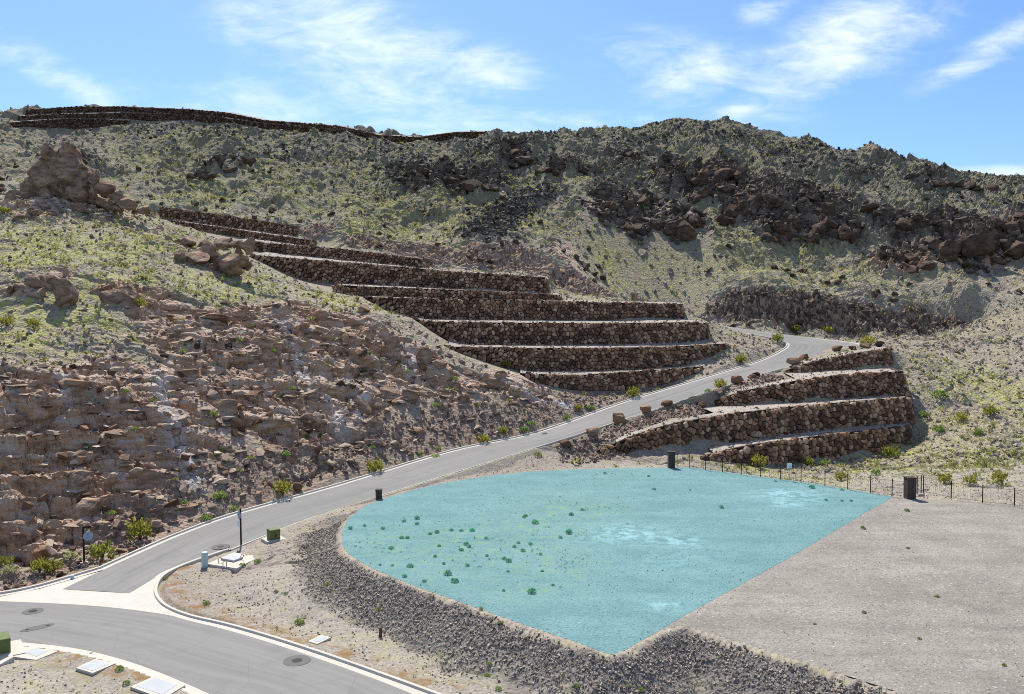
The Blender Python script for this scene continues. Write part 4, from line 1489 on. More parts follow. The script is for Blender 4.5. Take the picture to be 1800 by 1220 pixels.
# ------------------------------------------------------------------ outcrops (px, py, half width px, half height px)
def outcrop(label, rocks, mat, d_at, seed, cat='rock outcrop', group='rock outcrops on the hills', dfix=None):
    c = hit_ground(*d_at)
    D = dfix or c[1]
    k = 1500.0 / D
    root = thing('rock_outcrop', (P(d_at[0], d_at[1], D)[0], D, tz(P(d_at[0], d_at[1], D)[0], D)), label, cat, group)
    for i, (px, py, hw, hh) in enumerate(rocks):
        g = hit_ground(px, py + hh * 0.9)
        dd = D + random.uniform(-1.5, 1.5) if dfix else (g[1] if abs(g[1] - D) < 14 else D)
        q = P(px, py, dd + 0.75 * hw / k)
        crag = mat == 'dark_rock'
        bits = [(0, 0, 0, 1.0)] + [(random.uniform(-1.1, 1.1), random.uniform(-.4, .3), random.uniform(-.9, .5), random.uniform(.35, .7)) for _ in range(4 if crag else 2)]
        for j, (ox, oy, oz, sc) in enumerate(bits):
            rad = (hw / k * 1.1 * sc, max(hw, hh) / k * 1.1 * sc, hh / k * (1.2 if sc == 1 else 1.45) * sc)
            o = obj('rock', rock_mesh(seed * 31 + i * 7 + j, rad, mat, 3 if sc == 1 else 2, 24, 0.075, 3.0, 0.46, 0.82, 0.10), root)
            o.location = Vector(q) - root.location + Vector((ox * hw / k, oy * hw / k, oz * hh / k - 0.12 * hh / k))
            o.rotation_euler = (random.uniform(-.25, .25), random.uniform(-.35, .35), random.uniform(-1, 1))
    return root


outcrop('tall craggy tan rock tower on the left hilltop', [(80, 302, 20, 36), (118, 296, 28, 40), (120, 264, 20, 15), (80, 266, 10, 15), (100, 285, 18, 20), (152, 314, 17, 24), (166, 310, 10, 20), (184, 328, 22, 18), (205, 345, 16, 13), (95, 328, 38, 17), (140, 340, 26, 20), (60, 346, 28, 12), (45, 366, 20, 14), (30, 358, 18, 10), (118, 318, 26, 26), (100, 350, 62, 24), (160, 350, 42, 20), (60, 335, 24, 26), (125, 278, 24, 26), (92, 280, 14, 24), (225, 358, 22, 12), (252, 368, 18, 9), (30, 350, 26, 18), (70, 372, 26, 12), (150, 372, 30, 12), (195, 362, 24, 14)], 'outcrop_rock', (110, 345), 5, dfix=167)
outcrop('pale rounded rock outcrop halfway up the left hill beside the terraces', [(330, 425, 24, 13), (362, 430, 18, 13), (345, 455, 30, 16), (376, 448, 18, 20), (405, 466, 30, 26), (425, 456, 20, 18), (392, 427, 24, 12), (437, 432, 18, 14), (318, 452, 18, 12)], 'outcrop_rock', (370, 470), 9)
outcrop('upright brown rock block at the left end of the grassy slope', [(116, 516, 24, 32), (92, 492, 24, 18), (62, 496, 20, 22), (36, 506, 18, 14), (60, 520, 20, 12)], 'outcrop_rock', (100, 535), 12)
outcrop('low brown outcrop right of the upright rock block', [(208, 522, 28, 18), (188, 508, 18, 12), (235, 530, 16, 12)], 'outcrop_rock', (208, 535), 15)
outcrop('small dark outcrop at the foot of the rock tower', [(40, 380, 20, 9), (62, 374, 16, 9), (140, 365, 14, 10)], 'outcrop_rock', (50, 388), 18)
HILLROCKS = [
    ('dark outcrop in the gully high on the middle slope', [(1105, 362, 22, 16), (1075, 366, 16, 12), (1130, 355, 18, 14), (1060, 378, 14, 10)], (1100, 375)),
    ('dark brown crag above the pale slope, left of the big cliffs', [(1180, 402, 24, 22), (1205, 408, 20, 24), (1160, 396, 18, 14), (1120, 404, 22, 12), (1225, 390, 16, 16)], (1185, 420)),
    ('long shaded crag high under the round summit', [(1235, 318, 26, 18), (1270, 308, 28, 18), (1305, 316, 22, 14), (1240, 340, 18, 14)], (1260, 330)),
    ('brown ribbed crag below the round summit', [(1320, 360, 28, 20), (1290, 374, 20, 16), (1350, 352, 18, 18), (1270, 388, 16, 12)], (1315, 378)),
    ('paired brown crags over the pale gully', [(1372, 405, 20, 18), (1350, 418, 18, 12), (1398, 392, 18, 16), (1440, 402, 20, 20), (1425, 420, 14, 12), (1455, 370, 20, 20)], (1395, 420)),
    ('triangular brown crag in the middle of the right slope', [(1485, 412, 20, 18), (1460, 396, 16, 14), (1530, 368, 20, 14)], (1480, 428)),
    ('dark crag with a flat top on the right slope', [(1590, 398, 24, 18), (1620, 388, 18, 12), (1570, 410, 16, 10), (1660, 395, 16, 8)], (1590, 412)),
    ('low grey rocks below the flat-topped crag', [(1600, 456, 24, 16), (1625, 470, 26, 14), (1570, 450, 18, 10)], (1605, 475)),
    ('massive dark brown cliff block at the right, above the pale fan', [(1670, 442, 26, 24), (1710, 436, 34, 30), (1740, 410, 26, 20), (1700, 468, 20, 12)], (1690, 470)),
    ('rounded brown cliff at the right frame edge', [(1790, 440, 26, 26), (1775, 400, 22, 18), (1800, 385, 18, 14), (1755, 460, 16, 10)], (1785, 468)),
    ('black jagged rocks on the right end of the skyline', [(1640, 322, 18, 9), (1670, 324, 16, 8), (1700, 328, 18, 8), (1600, 312, 16, 9), (1740, 330, 18, 7)], (1660, 336)),
    ('black crag left of the dark scree chute', [(830, 325, 26, 12), (800, 318, 20, 10), (858, 332, 18, 10), (745, 300, 18, 9)], (830, 340)),
    ('black crag above the scree chute', [(925, 285, 22, 10), (905, 270, 16, 9), (960, 300, 16, 8), (870, 290, 12, 10)], (920, 300)),
    ('small dark outcrop on the upper left of the far hill', [(380, 278, 12, 10), (400, 300, 16, 9), (360, 310, 20, 9), (440, 282, 12, 7)], (385, 315)),
]
for i, (lab, rk, at_) in enumerate(HILLROCKS):
    outcrop(lab, rk, 'dark_rock', at_, 40 + i)
# bedrock ledges of the cliff that stand out singly: parts of the hillside
LEDGES = [(275, 893, 62, 16), (30, 845, 34, 16), (10, 880, 20, 14), (130, 805, 40, 13), (210, 815, 36, 12), (60, 770, 40, 13), (150, 770, 34, 12), (215, 850, 34, 16), (130, 845, 30, 18), (60, 900, 30, 22), (150, 900, 26, 22), (100, 870, 30, 16), (35, 925, 30, 14),
          (200, 690, 30, 14), (130, 680, 34, 16), (60, 680, 30, 18), (330, 660, 28, 12), (300, 620, 26, 12), (440, 700, 30, 14), (480, 660, 28, 10), (400, 720, 26, 18), (510, 715, 22, 12), (540, 740, 26, 14), (600, 740, 26, 22), (640, 720, 20, 18), (655, 745, 18, 16), (680, 690, 26, 14), (720, 700, 22, 16),
          (690, 605, 18, 16), (745, 628, 18, 20), (770, 640, 20, 10), (560, 640, 24, 10), (520, 600, 24, 10), (440, 600, 26, 10), (380, 560, 30, 10), (620, 640, 22, 10), (780, 690, 24, 10), (850, 680, 24, 10), (880, 660, 14, 12), (820, 655, 20, 10), (470, 790, 30, 10), (250, 740, 24, 12), (300, 760, 22, 12), (590, 560, 20, 10), (640, 545, 16, 10),
          (350, 780, 20, 12), (730, 760, 20, 10), (660, 780, 20, 9), (20, 740, 24, 10), (270, 540, 26, 14), (310, 560, 24, 10), (340, 520, 20, 9)]
LEDGES = [q for k_, q in enumerate(LEDGES) if k_ % 2 == 0 or q[0] > 640]
for i, (px, py, hw, hh) in enumerate(LEDGES):
    g = hit_ground(px, py + hh * 0.6)
    k = 1500.0 / g[1]
    q = P(px, py, g[1] + 0.6 * hw / k)
    o = obj('rock_ledge', rock_mesh(900 + i, (hw / k * 1.15, hw / k * 0.85, hh / k * 1.1), 'outcrop_rock', 3, 20, 0.06, 6.0, 0.5, 0.9, 0.22), HILL)
    o.location = q
    o.rotation_euler = (random.uniform(-.12, .12), random.uniform(-.05, .05) + (0.18 if px > 450 else 0), random.uniform(-.3, .3))

# ------------------------------------------------------------------ boulders along the hill road
BOULD = [
    (995, 772, 12, 7, 'flat reddish boulder lowest beside the road edge'), (1043, 757, 12, 9, 'squarish boulder second up the road edge'),
    (1090, 739, 13, 12, 'tall pointed boulder on the road edge'), (1137, 728, 12, 7, 'wide brown boulder beside the middle of the road edge'),
    (1176, 715, 12, 6, 'dark low boulder in the rubble above the long wall'), (1233, 694, 10, 6, 'dark rounded boulder near the green bush by the road'),
    (1264, 684, 9, 5, 'pale boulder between bush and dark boulder by the road'), (1296, 672, 12, 8, 'large dark brown boulder on the road edge below the bend'),
    (1325, 665, 10, 4, 'flat tan slab on the road edge below the bend'), (1416, 629, 11, 8, 'tilted dark boulder standing alone at the bend'),
    (1471, 621, 10, 6, 'boulder on top of the uppermost right wall, leftmost'), (1499, 618, 8, 4, 'small boulder on top of the uppermost right wall'),
    (1519, 613, 12, 5, 'broad tan boulder on top of the uppermost right wall'), (1546, 604, 8, 6, 'dark boulder at the far end of the bend'),
    (63, 968, 18, 10, 'dark brown boulder lying between bushes at lower left'), (268, 925, 12, 6, 'flat purple-brown boulder behind the bush near the road'), (1604, 744, 7, 6, 'pale boulder at the right end of the terrace wall'),
    (520, 855, 10, 8, 'dark boulder at the cliff foot beside a bush'),
    (1395, 560, 14, 8, 'boulder fallen at the foot of the road cut'), (1330, 561, 9, 6, 'small boulder below the road cut'),
]
for i, (px, py, hw, hh, lab) in enumerate(BOULD):
    g = hit_ground(px, py + hh)
    if 980 < px < 1560:
        # on the road's outer edge: take the distance of the road there
        jj = np.argmin(np.abs(900 + ROAD_R[:100, 0] / ROAD_R[:100, 1] * F - px))
        g = np.array([0, ROAD_R[jj, 1] - 1.6])
        if px > 1450:
            g[1] = 164.5
    k = 1500.0 / g[1]
    x = (px - 900) / F * g[1]
    r = (hw / k, hw / k * 0.9, hh / k * 1.1)
    gz_ = tz(x, g[1])
    if px in (1471, 1499, 1519, 1546):
        gz_ = max(gz_, float(np.interp(x, WT['W1'][:, 0], WT['W1'][:, 2])))
    o = obj('boulder', rock_mesh(600 + i, r, 'boulder', 3, 14, 0.08), None, (x, g[1], gz_ + r[2] * 0.62), label=lab, category='boulder', group='loose boulders', kind='thing')
    o.rotation_euler = (0, random.uniform(-.15, .15), random.uniform(0, 3))

# ------------------------------------------------------------------ scree
hs = sample(72000, 200, 340, lambda X, Y: 0.12 + 0.42 * bil(DARKM, X, Y) * np.clip(0.35 + 1.9 * fbm(X, Y, 12, 2, 5), 0, 1.3), 1)
sz = 0.22 + 0.85 * RNG.random(len(hs)) ** 3
dk = bil(DARKM, hs[:, 0], hs[:, 1]) + 0.5 * (RNG.random(len(hs)) - 0.5) > 0.45
vis = np.argsort(-(sz / hs[:, 1]))[:700]
big = vis[seen(hs[vis])][:150]
single = np.zeros(len(hs), bool)
single[big] = True
ROCKME = {m: [mesh_np('rock', a, b, m) for a, b in ROCK_T] for m in ('dark_rock', 'boulder')}
for i in np.nonzero(single)[0]:
    o = obj('rock', random.choice(ROCKME['dark_rock']), HILL, tuple(hs[i] + np.array([0, 0, 0.2])))
    o.scale = [sz[i] * random.uniform(.9, 1.5) for _ in range(3)]
    o.rotation_euler = (random.uniform(-.5, .5), random.uniform(-.5, .5), random.uniform(0, 6))
scatter('scree', hs[dk & ~single], sz[dk & ~single], ROCK_T, 'scree_dark', HILL)
scatter('scree', hs[~dk & ~single], sz[~dk & ~single], ROCK_T, 'scree_tan', HILL)
# the dark chute of boulders on the middle slope
chute = [hit_ground(*q) for q in [(960, 328), (920, 345), (895, 370), (870, 390), (845, 412)]]
cp_ = np.array([chute[int(t)] + (chute[min(int(t) + 1, 4)] - chute[int(t)]) * (t % 1) for t in RNG.random(1500) * 3.99])
cp_ += RNG.normal(0, 1.0, cp_.shape) * np.array([3.0, 2.4])
cp_ = np.stack([cp_[:, 0], cp_[:, 1], terrain(cp_[:, 0], cp_[:, 1], False)], 1)
scatter('scree', cp_, 0.3 + 0.7 * RNG.random(len(cp_)) ** 2, ROCK_T, 'scree_dark', HILL)
# near hill, left and right
ns = sample(60000, 62, 205, lambda X, Y: (0.28 + 0.25 * bil(CLIFFM, X, Y) + 0.3 * (X > 20)) * (bil(VERGE, X, Y) < 0.3), 2)
sz = 0.10 + 0.42 * RNG.random(len(ns)) ** 4 * (1 + 0.6 * bil(CLIFFM, ns[:, 0], ns[:, 1]))
br = bil(CLIFFM, ns[:, 0], ns[:, 1]) + 0.4 * RNG.random(len(ns)) > 0.35
vis = np.argsort(-(sz / ns[:, 1]))[:600]
big = vis[seen(ns[vis])][:140]
single = np.zeros(len(ns), bool)
single[big] = True
for i in np.nonzero(single)[0]:
    o = obj('rock', random.choice(ROCKME['boulder']), HILL, tuple(ns[i] + np.array([0, 0, 0.12])))
    o.scale = [sz[i] * random.uniform(.9, 1.5) for _ in range(3)]
    o.rotation_euler = (random.uniform(-.5, .5), random.uniform(-.5, .5), random.uniform(0, 6))
scatter('scree', ns[br & ~single], sz[br & ~single], ROCK_T, 'scree_brown', HILL)
scatter('scree', ns[~br & ~single], sz[~br & ~single], ROCK_T, 'scree_tan', HILL)
SLAB_T = [hull_template(500 + i, 9 + i % 3, 0.34) for i in range(10)]
BLOCK_T = [hull_template(540 + i, 9 + i % 3, 0.85) for i in range(10)]
cs = sample(120000, 66, 142, lambda X, Y: sstep(0.35, 0.75, bil(CLIFFM, X, Y) + 0.9 * fbm(X, Y, 5, 2, 33)) * 0.085 * (1 - np.clip(1.6 * bil(STRM, X, Y), 0, 1)), 12)
szc = 0.16 + 0.75 * RNG.random(len(cs)) ** 3
half = RNG.random(len(cs)) < 0.6
scatter('ledge_slabs', cs[half], szc[half] * 1.25, SLAB_T, 'scree_cliff', HILL, 0.16, 0.05, (0.7, 1.5))
scatter('ledge_blocks', cs[~half], szc[~half] * 0.8, BLOCK_T, 'scree_cliff', HILL, 0.3, 0.0, (0.7, 1.3))
kb = sample(160000, 205, 338, lambda X, Y: sstep(0.45, 0.85, bil(OUTM, X, Y) + 0.6 * fbm(X, Y, 6, 2, 35)) * 0.5, 13)
scatter('crag_blocks', kb, 0.3 + 1.5 * RNG.random(len(kb)) ** 3, BLOCK_T, 'scree_crag', HILL, 0.35, 0.0, (0.7, 1.4))
tw = np.array(P(120, 345, 167))
kt = sample(60000, 140, 190, lambda X, Y: 0.55 * np.exp(-((X - tw[0]) / 13) ** 2 - ((Y - tw[1] + 2) / 7) ** 2), 15)
scatter('crag_blocks', kt, 0.18 + 0.8 * RNG.random(len(kt)) ** 3, BLOCK_T, 'scree_cliff', HILL, 0.35, 0.0, (0.7, 1.4))
cb = sample(60000, 190, 220, lambda X, Y: sstep(0.5, 0.85, bil(CUTM, X, Y)) * 0.10, 14)
dkc = cb[:, 0] > 45
scatter('cut_blocks', cb[dkc], 0.2 + 0.9 * RNG.random(int(dkc.sum())) ** 3, BLOCK_T, 'scree_crag', HILL, 0.4, 0.0, (0.7, 1.4))
scatter('cut_blocks', cb[~dkc], 0.2 + 0.7 * RNG.random(int((~dkc).sum())) ** 3, BLOCK_T, 'scree_cliff', HILL, 0.4, 0.0, (0.7, 1.4))
# rubble between cliff and kerb, and on the bank below the hill road
rb = sample(60000, 62, 150, lambda X, Y: np.clip(1.15 - np.abs(bil(RD, X, Y) - 3.5) / 3.5, 0, 1) * (bil(VERGE, X, Y) < 0.3), 3)
scatter('rubble', rb, 0.10 + 0.32 * RNG.random(len(rb)) ** 3, ROCK_T, 'scree_brown', HILL)
rg_ = np.random.default_rng(77)
bx2 = np.stack([rg_.uniform(6, 46, 16000), rg_.uniform(108, 158, 16000)], 1)
okb = (bil(RD, bx2[:, 0], bx2[:, 1]) > 1.0) & (bil(RD, bx2[:, 0], bx2[:, 1]) < 6.5) & (bil(RSIDE, bx2[:, 0], bx2[:, 1]) < 0) & (bil(WD, bx2[:, 0], bx2[:, 1]) > 0.8)
bx2 = bx2[okb]
scatter('rubble', np.column_stack([bx2, terrain(bx2[:, 0], bx2[:, 1], False)]), 0.10 + 0.35 * RNG.random(len(bx2)) ** 3, ROCK_T, 'scree_brown', HILL)
bs_ = np.array(BENCH_STONES)
scatter('rubble', bs_, 0.07 + 0.26 * RNG.random(len(bs_)) ** 3, ROCK_T, 'scree_brown', HILL)
# coarse grey rock on the bank of the lots
em = sample(230000, 40, 80, lambda X, Y: sstep(0.3, 0.9, bil(PSD, X, Y)) * (1 - sstep(1.8, 4.6, bil(PSD, X, Y) + 1.6 * fbm(X, Y, 4, 2, 96))) * 0.9, 4)
scatter('bank_rock', em, 0.045 + 0.10 * RNG.random(len(em)) ** 2, ROCK_T, 'scree_grey', HILL)
vg = sample(75000, 44, 110, lambda X, Y: bil(VERGE, X, Y) * 0.6 * np.clip(0.75 + 1.5 * fbm(X, Y, 5, 2, 29), 0.15, 1.2), 6)
scatter('gravel', vg, 0.035 + 0.085 * RNG.random(len(vg)) ** 2, ROCK_T, 'scree_grey', HILL)
# stones lying on the lots
lp = np.stack([RNG.uniform(-14, 52, 6000), RNG.uniform(45, 112, 6000)], 1)
d_, i_ = polydist(lp[:, 0], lp[:, 1], LOT_GREY)
lg = lp[i_ & (d_ > 0.3)]
scatter('gravel', np.column_stack([lg, np.full(len(lg), PAD_Z + 0.01)]), 0.02 + 0.05 * RNG.random(len(lg)) ** 3, ROCK_T, 'scree_grey', HILL)
lc = lp[polydist(lp[:, 0], lp[:, 1], LOT_CYAN)[1]]
scatter('gravel', np.column_stack([lc, np.full(len(lc), PAD_Z + 0.015)]), 0.02 + 0.05 * RNG.random(len(lc)) ** 3, ROCK_T, 'scree_tinted', HILL)

# ------------------------------------------------------------------ plants
def bush_meshes(seed, kind):
    """(stems, foliage) of a shrub one metre across and about 0.8 m high"""
    rg = random.Random(seed)
    st = MB()
    LV, LF = [], []
    nst = 9 if kind == 'creosote' else 6
    for k in range(nst):
        a = 2 * math.pi * k / nst + rg.uniform(-.3, .3)
        r = rg.uniform(.2, .5)
        hgt = rg.uniform(.5, .85) if kind == 'creosote' else rg.uniform(.35, .6)
        tip = Vector((r * math.cos(a), r * math.sin(a), hgt))
        mid = Vector((tip.x * .35, tip.y * .35, hgt * .5))
        st.tube([(0, 0, -0.05), mid, tip], [0.022, 0.014, 0.006], 4, False)
    nl = 210 if kind == 'creosote' else 190
    for _ in range(nl):
        a = rg.uniform(0, 2 * math.pi)
        if kind == 'creosote':
            r = 0.5 * math.sqrt(rg.random())
            z = rg.uniform(.25, 1.0) * (0.85 - 0.5 * r) + 0.12 * math.sin(3 * a + seed)
        else:
            r = 0.5 * math.sqrt(rg.random())
            z = 0.55 * math.sqrt(max(0, 1 - (r / .52) ** 2)) * rg.uniform(.25, 1.0) + .02
        c = Vector((r * math.cos(a), r * math.sin(a), z))
        d = (c * 0.6 + Vector((rg.gauss(0, .3), rg.gauss(0, .3), rg.uniform(.2, .7)))).normalized() * rg.uniform(.10, .19)
        s = Vector((rg.gauss(0, 1), rg.gauss(0, 1), rg.gauss(0, 1))).normalized() * rg.uniform(.04, .075)
        n0 = len(LV)
        LV += [c - s, c + s, c + d + s * .6, c + d * 1.15 - s * .4]
        LF += [(n0, n0 + 1, n0 + 2, n0 + 3)]
    return st, LV, LF


BUSH = {}
for kind, mt in (('creosote', 'leaf_creosote'), ('green', 'leaf_green'), ('sage', 'leaf_sage'), ('tinted', 'leaf_tinted')):
    BUSH[kind] = []
    for v in range(5):
        st, LV, LF = bush_meshes(50 + v * 7 + len(kind), 'creosote' if kind == 'creosote' else 'dome')
        BUSH[kind].append((mesh_py('stems', st.V, st.F, 'stem'), mesh_py('foliage', LV, LF, mt)))
NBUSH = [0]


def bush(px, py, wpx, kind, label, group=None, ground=None, cat='shrub'):
    """py is the foot of the plant"""
    if ground is None:
        g = hit_ground(px, py)
        x, y = g
        z = tz(x, y)
    else:
        x, y, z = G(px, py, ground)
    wm = wpx / 1500.0 * y * (0.72 if kind == 'tinted' else 0.8)
    root = thing('shrub', (x, y, z), label, cat, group)
    s, f = BUSH[kind][NBUSH[0] % 5]
    NBUSH[0] += 1
    rz = random.uniform(0, 6.28)
    hk = random.uniform(.85, 1.15) * wm
    for nm_, m in (('stems', s), ('foliage', f)):
        o = obj(nm_, m, root)
        o.scale = (wm * 1.1, wm * 1.1, hk)
        o.rotation_euler = (0, 0, rz)
    return root


ORD = ['', 'first', 'second', 'third', 'fourth', 'fifth', 'sixth', 'seventh', 'eighth', 'ninth', 'tenth', 'eleventh', 'twelfth', 'thirteenth', 'fourteenth', 'fifteenth', 'sixteenth', 'seventeenth', 'eighteenth', 'nineteenth', 'twentieth']


def ordinal(n_):
    if n_ <= 20:
        return ORD[n_]
    tens = {2: 'twenty', 3: 'thirty', 4: 'forty', 5: 'fifty'}[n_ // 10]
    return tens + ('-' + ORD[n_ % 10] if n_ % 10 else 'th').replace('yth', 'ieth')


def place_labels(items, noun, marks):
    """items: (px, py, object); marks: (px, py, phrase). Each label names the nearest mark and the place in its row"""
    by = {}
    for px, py, o in items:
        i = min(range(len(marks)), key=lambda k: (marks[k][0] - px) ** 2 + (2 * (marks[k][1] - py)) ** 2)
        by.setdefault(i, []).append((px, o))
    for i, lst in by.items():
        lst.sort(key=lambda t: t[0])
        for k, (_, o) in enumerate(lst):
            where = '' if len(lst) == 1 else ('rightmost ' if k == len(lst) - 1 else 'leftmost ' if k == 0 else ordinal(k + 1) + ' from left, ')
            o['label'] = f'{where}{noun} {marks[i][2]}'


CRE, GRN, SAG = 'creosote', 'green', 'sage'
for px, py, wd_, kd, lab in [
    (180, 985, 44, CRE, 'large yellow-green bush right of the round-plate signpost'), (70, 1008, 34, CRE, 'left one of two yellow-green bushes standing together at lower left'),
    (94, 1006, 34, CRE, 'right one of two yellow-green bushes standing together at lower left'), (10, 1000, 30, CRE, 'yellow-green bush at the left frame edge'),
    (18, 1018, 30, SAG, 'grey-green low shrub at the left frame edge beside the kerb'), (124, 988, 26, SAG, 'grey-green low shrub just left of the signpost'),
    (246, 950, 48, CRE, 'large wide yellow-green bush between cliff and lower road'), (386, 878, 30, GRN, 'bright green rounded bush at the cliff foot'), (363, 914, 22, GRN, 'dark green round shrub near the road kerb'),
    (325, 888, 18, GRN, 'pale green tuft at the cliff foot, left of the bright bush'), (196, 914, 18, GRN, 'light green tuft under the brown cliff'), (497, 871, 36, CRE, 'olive bush with dark gaps beside the kerb'),
    (411, 900, 16, GRN, 'flat green shrub touching the kerb'), (660, 830, 32, CRE, 'round yellow-green bush next to the road kerb, mid slope'), (766, 807, 20, GRN, 'dark green dome shrub beside the kerb'),
    (850, 780, 24, CRE, 'yellow-green bush in the rubble beside the road'), (884, 764, 20, CRE, 'olive bush uphill of the yellow-green one in the rubble'), (922, 759, 20, GRN, 'green dome shrub, lower of a pair by the kerb'),
    (934, 749, 20, GRN, 'green dome shrub, upper of a pair by the kerb'), (995, 737, 17, GRN, 'pale green shrub near the upper kerb'), (1017, 722, 15, CRE, 'olive shrub under the lowest terrace wall'), (1038, 722, 17, GRN, 'light green shrub right of the olive one'),
    (1113, 699, 24, CRE, 'yellow-green bush between lowest terrace wall and road'), (1156, 689, 14, GRN, 'low green shrub beside the upper kerb'), (1302, 639, 22, CRE, 'yellow-green bush on the ground inside the hairpin'), (1367, 602, 22, CRE, 'olive bush at the inside of the bend'),
    (1398, 584, 18, CRE, 'yellow-green bush above the far road, left one'), (1455, 587, 18, CRE, 'yellow-green bush above the far road, right one'), (1525, 606, 26, CRE, 'yellow-green bush on the outside of the hairpin'), (1266, 684, 24, CRE, 'yellow-green bush on the outer road edge behind boulders'),
    (1245, 691, 14, GRN, 'small green shrub on the outer road edge'), (1333, 822, 30, CRE, 'yellow-green bush in front of the lowest right wall'), (1420, 820, 22, CRE, 'yellow bush behind the fence near the white notice'), (1448, 818, 18, GRN, 'green shrub behind the fence, right of the notice'),
    (1478, 845, 24, CRE, 'olive bush behind the fence'), (1565, 806, 30, CRE, 'bright yellow-green bush at the right end of the lowest wall'), (1540, 835, 18, GRN, 'small green bush left of the tall pillar'), (1660, 850, 26, CRE, 'yellow-green bush right of the tall pillar'), (1705, 852, 22, CRE, 'olive bush behind the right fence'),
    (1757, 850, 28, CRE, 'large olive bush near the right frame edge behind the fence'), (1652, 700, 28, GRN, 'bright green bush beside the end of the terraces'), (1690, 740, 24, CRE, 'yellow-green bush on the slope right of the terraces'), (1740, 730, 24, CRE, 'yellow bush on the grassy slope at the right'),
    (1625, 735, 20, GRN, 'green bush hugging the end of a terrace wall'), (1650, 760, 22, GRN, 'round green bush lower on the right slope'), (1720, 765, 20, GRN, 'pale green bush in the grass right of the terraces'),
    (245, 545, 26, CRE, 'yellow bush on the lip of the left cliff'), (375, 735, 18, CRE, 'yellow-green shrub growing from the cliff face'), (890, 648, 18, CRE, 'yellow bush at the left end of the second terrace wall'), (838, 628, 12, CRE, 'small yellow bush where the second terrace wall starts'), (12, 575, 26, CRE, 'yellow-green bush high at the left frame edge'), (60, 575, 24, CRE, 'yellow-green bush below the upright rock block'), (8, 378, 18, CRE, 'yellow bush at the left frame edge near the rock tower'),
]:
    bush(px, py, wd_, kd, lab, 'bushes that stand out one by one')
ITEMS = []
for px, py, w_ in [(232, 600, 12), (222, 700, 14), (280, 665, 12), (320, 622, 14), (445, 575, 12), (420, 605, 14), (235, 770, 14), (500, 690, 18), (515, 688, 14), (390, 800, 14), (400, 815, 14), (502, 800, 18), (595, 680, 12), (575, 650, 10), (650, 635, 12), (715, 660, 14), (765, 715, 16), (800, 670, 14), (795, 680, 16), (770, 790, 12), (740, 800, 12), (655, 790, 12), (325, 610, 8),
                   (430, 600, 12), (565, 760, 14), (540, 815, 12), (570, 820, 12), (480, 620, 12), (380, 640, 12), (270, 705, 12), (150, 780, 12), (165, 860, 12), (35, 775, 10), (205, 860, 12), (310, 850, 12), (640, 655, 12), (700, 640, 12), (840, 715, 12), (895, 705, 12), (440, 810, 14), (420, 830, 14), (590, 590, 10), (540, 770, 14)]:
    ITEMS.append((px, py, bush(px, py, w_, GRN, 'small bright green tuft growing from the brown layered cliff', 'tufts on the cliff')))
place_labels(ITEMS, 'green tuft', [(260, 620, 'on the upper left cliff'), (240, 710, 'left of the white cliff streak'), (400, 805, 'at the cliff foot right of the streak'), (120, 830, 'on the lower left ledges'), (400, 610, 'on the grey upper cliff'), (490, 680, 'in the middle of the cliff'), (580, 650, 'high in the middle cliff'), (540, 800, 'at the middle cliff foot'), (690, 650, 'on the right part of the cliff'), (750, 790, 'at the right cliff foot'), (850, 710, 'where the cliff runs out')])
ITEMS = []
for px, py, w_, kd in [(292, 1018, 10, GRN), (363, 1064, 14, GRN), (526, 1097, 20, GRN), (575, 1028, 12, GRN), (485, 1042, 8, GRN), (502, 1046, 8, GRN), (426, 996, 13, GRN), (453, 990, 14, GRN), (620, 1034, 9, GRN), (857, 1190, 16, GRN), (860, 1172, 12, GRN), (876, 1214, 13, GRN), (1014, 1210, 12, GRN), (1104, 1208, 11, GRN), (1127, 1216, 13, GRN), (846, 1077, 9, CRE), (880, 1102, 12, GRN),
                       (945, 802, 16, GRN), (665, 1074, 9, CRE), (160, 1152, 12, GRN), (210, 1180, 16, GRN), (222, 1206, 14, GRN), (740, 1172, 0, GRN)]:
    if w_:
        ITEMS.append((px, py, bush(px, py, w_, kd, 'small weed tuft on the gravel verge between street and lots', 'weeds on the gravel verge')))
place_labels(ITEMS, 'weed tuft', [(420, 1010, 'on the verge near the vault'), (560, 1060, 'between street and grey bank'), (870, 1195, 'on the verge at bottom centre'), (1080, 1212, 'at the bank foot below the lot corner'), (860, 1090, 'on the grey rock bank'), (195, 1180, 'among the slabs at lower left'), (945, 802, 'on gravel above the tinted lot')])
ITEMS = []
for px, py, w_ in [(1180 + 414, 899, 10), (1647, 1050, 9), (1519, 1078, 9), (1616, 1124, 8), (1765, 1171, 9), (1596, 965, 8), (1432, 1098, 7), (1517, 930, 10)]:
    ITEMS.append((px, py, bush(px, py, w_, GRN, 'tiny green weed on the bare grey gravel lot', 'weeds on the grey lot', PAD_Z)))
place_labels(ITEMS, 'tiny weed', [(1500, 900, 'on the far part of the grey lot'), (1600, 1120, 'on the near part of the grey lot')])
ITEMS = []
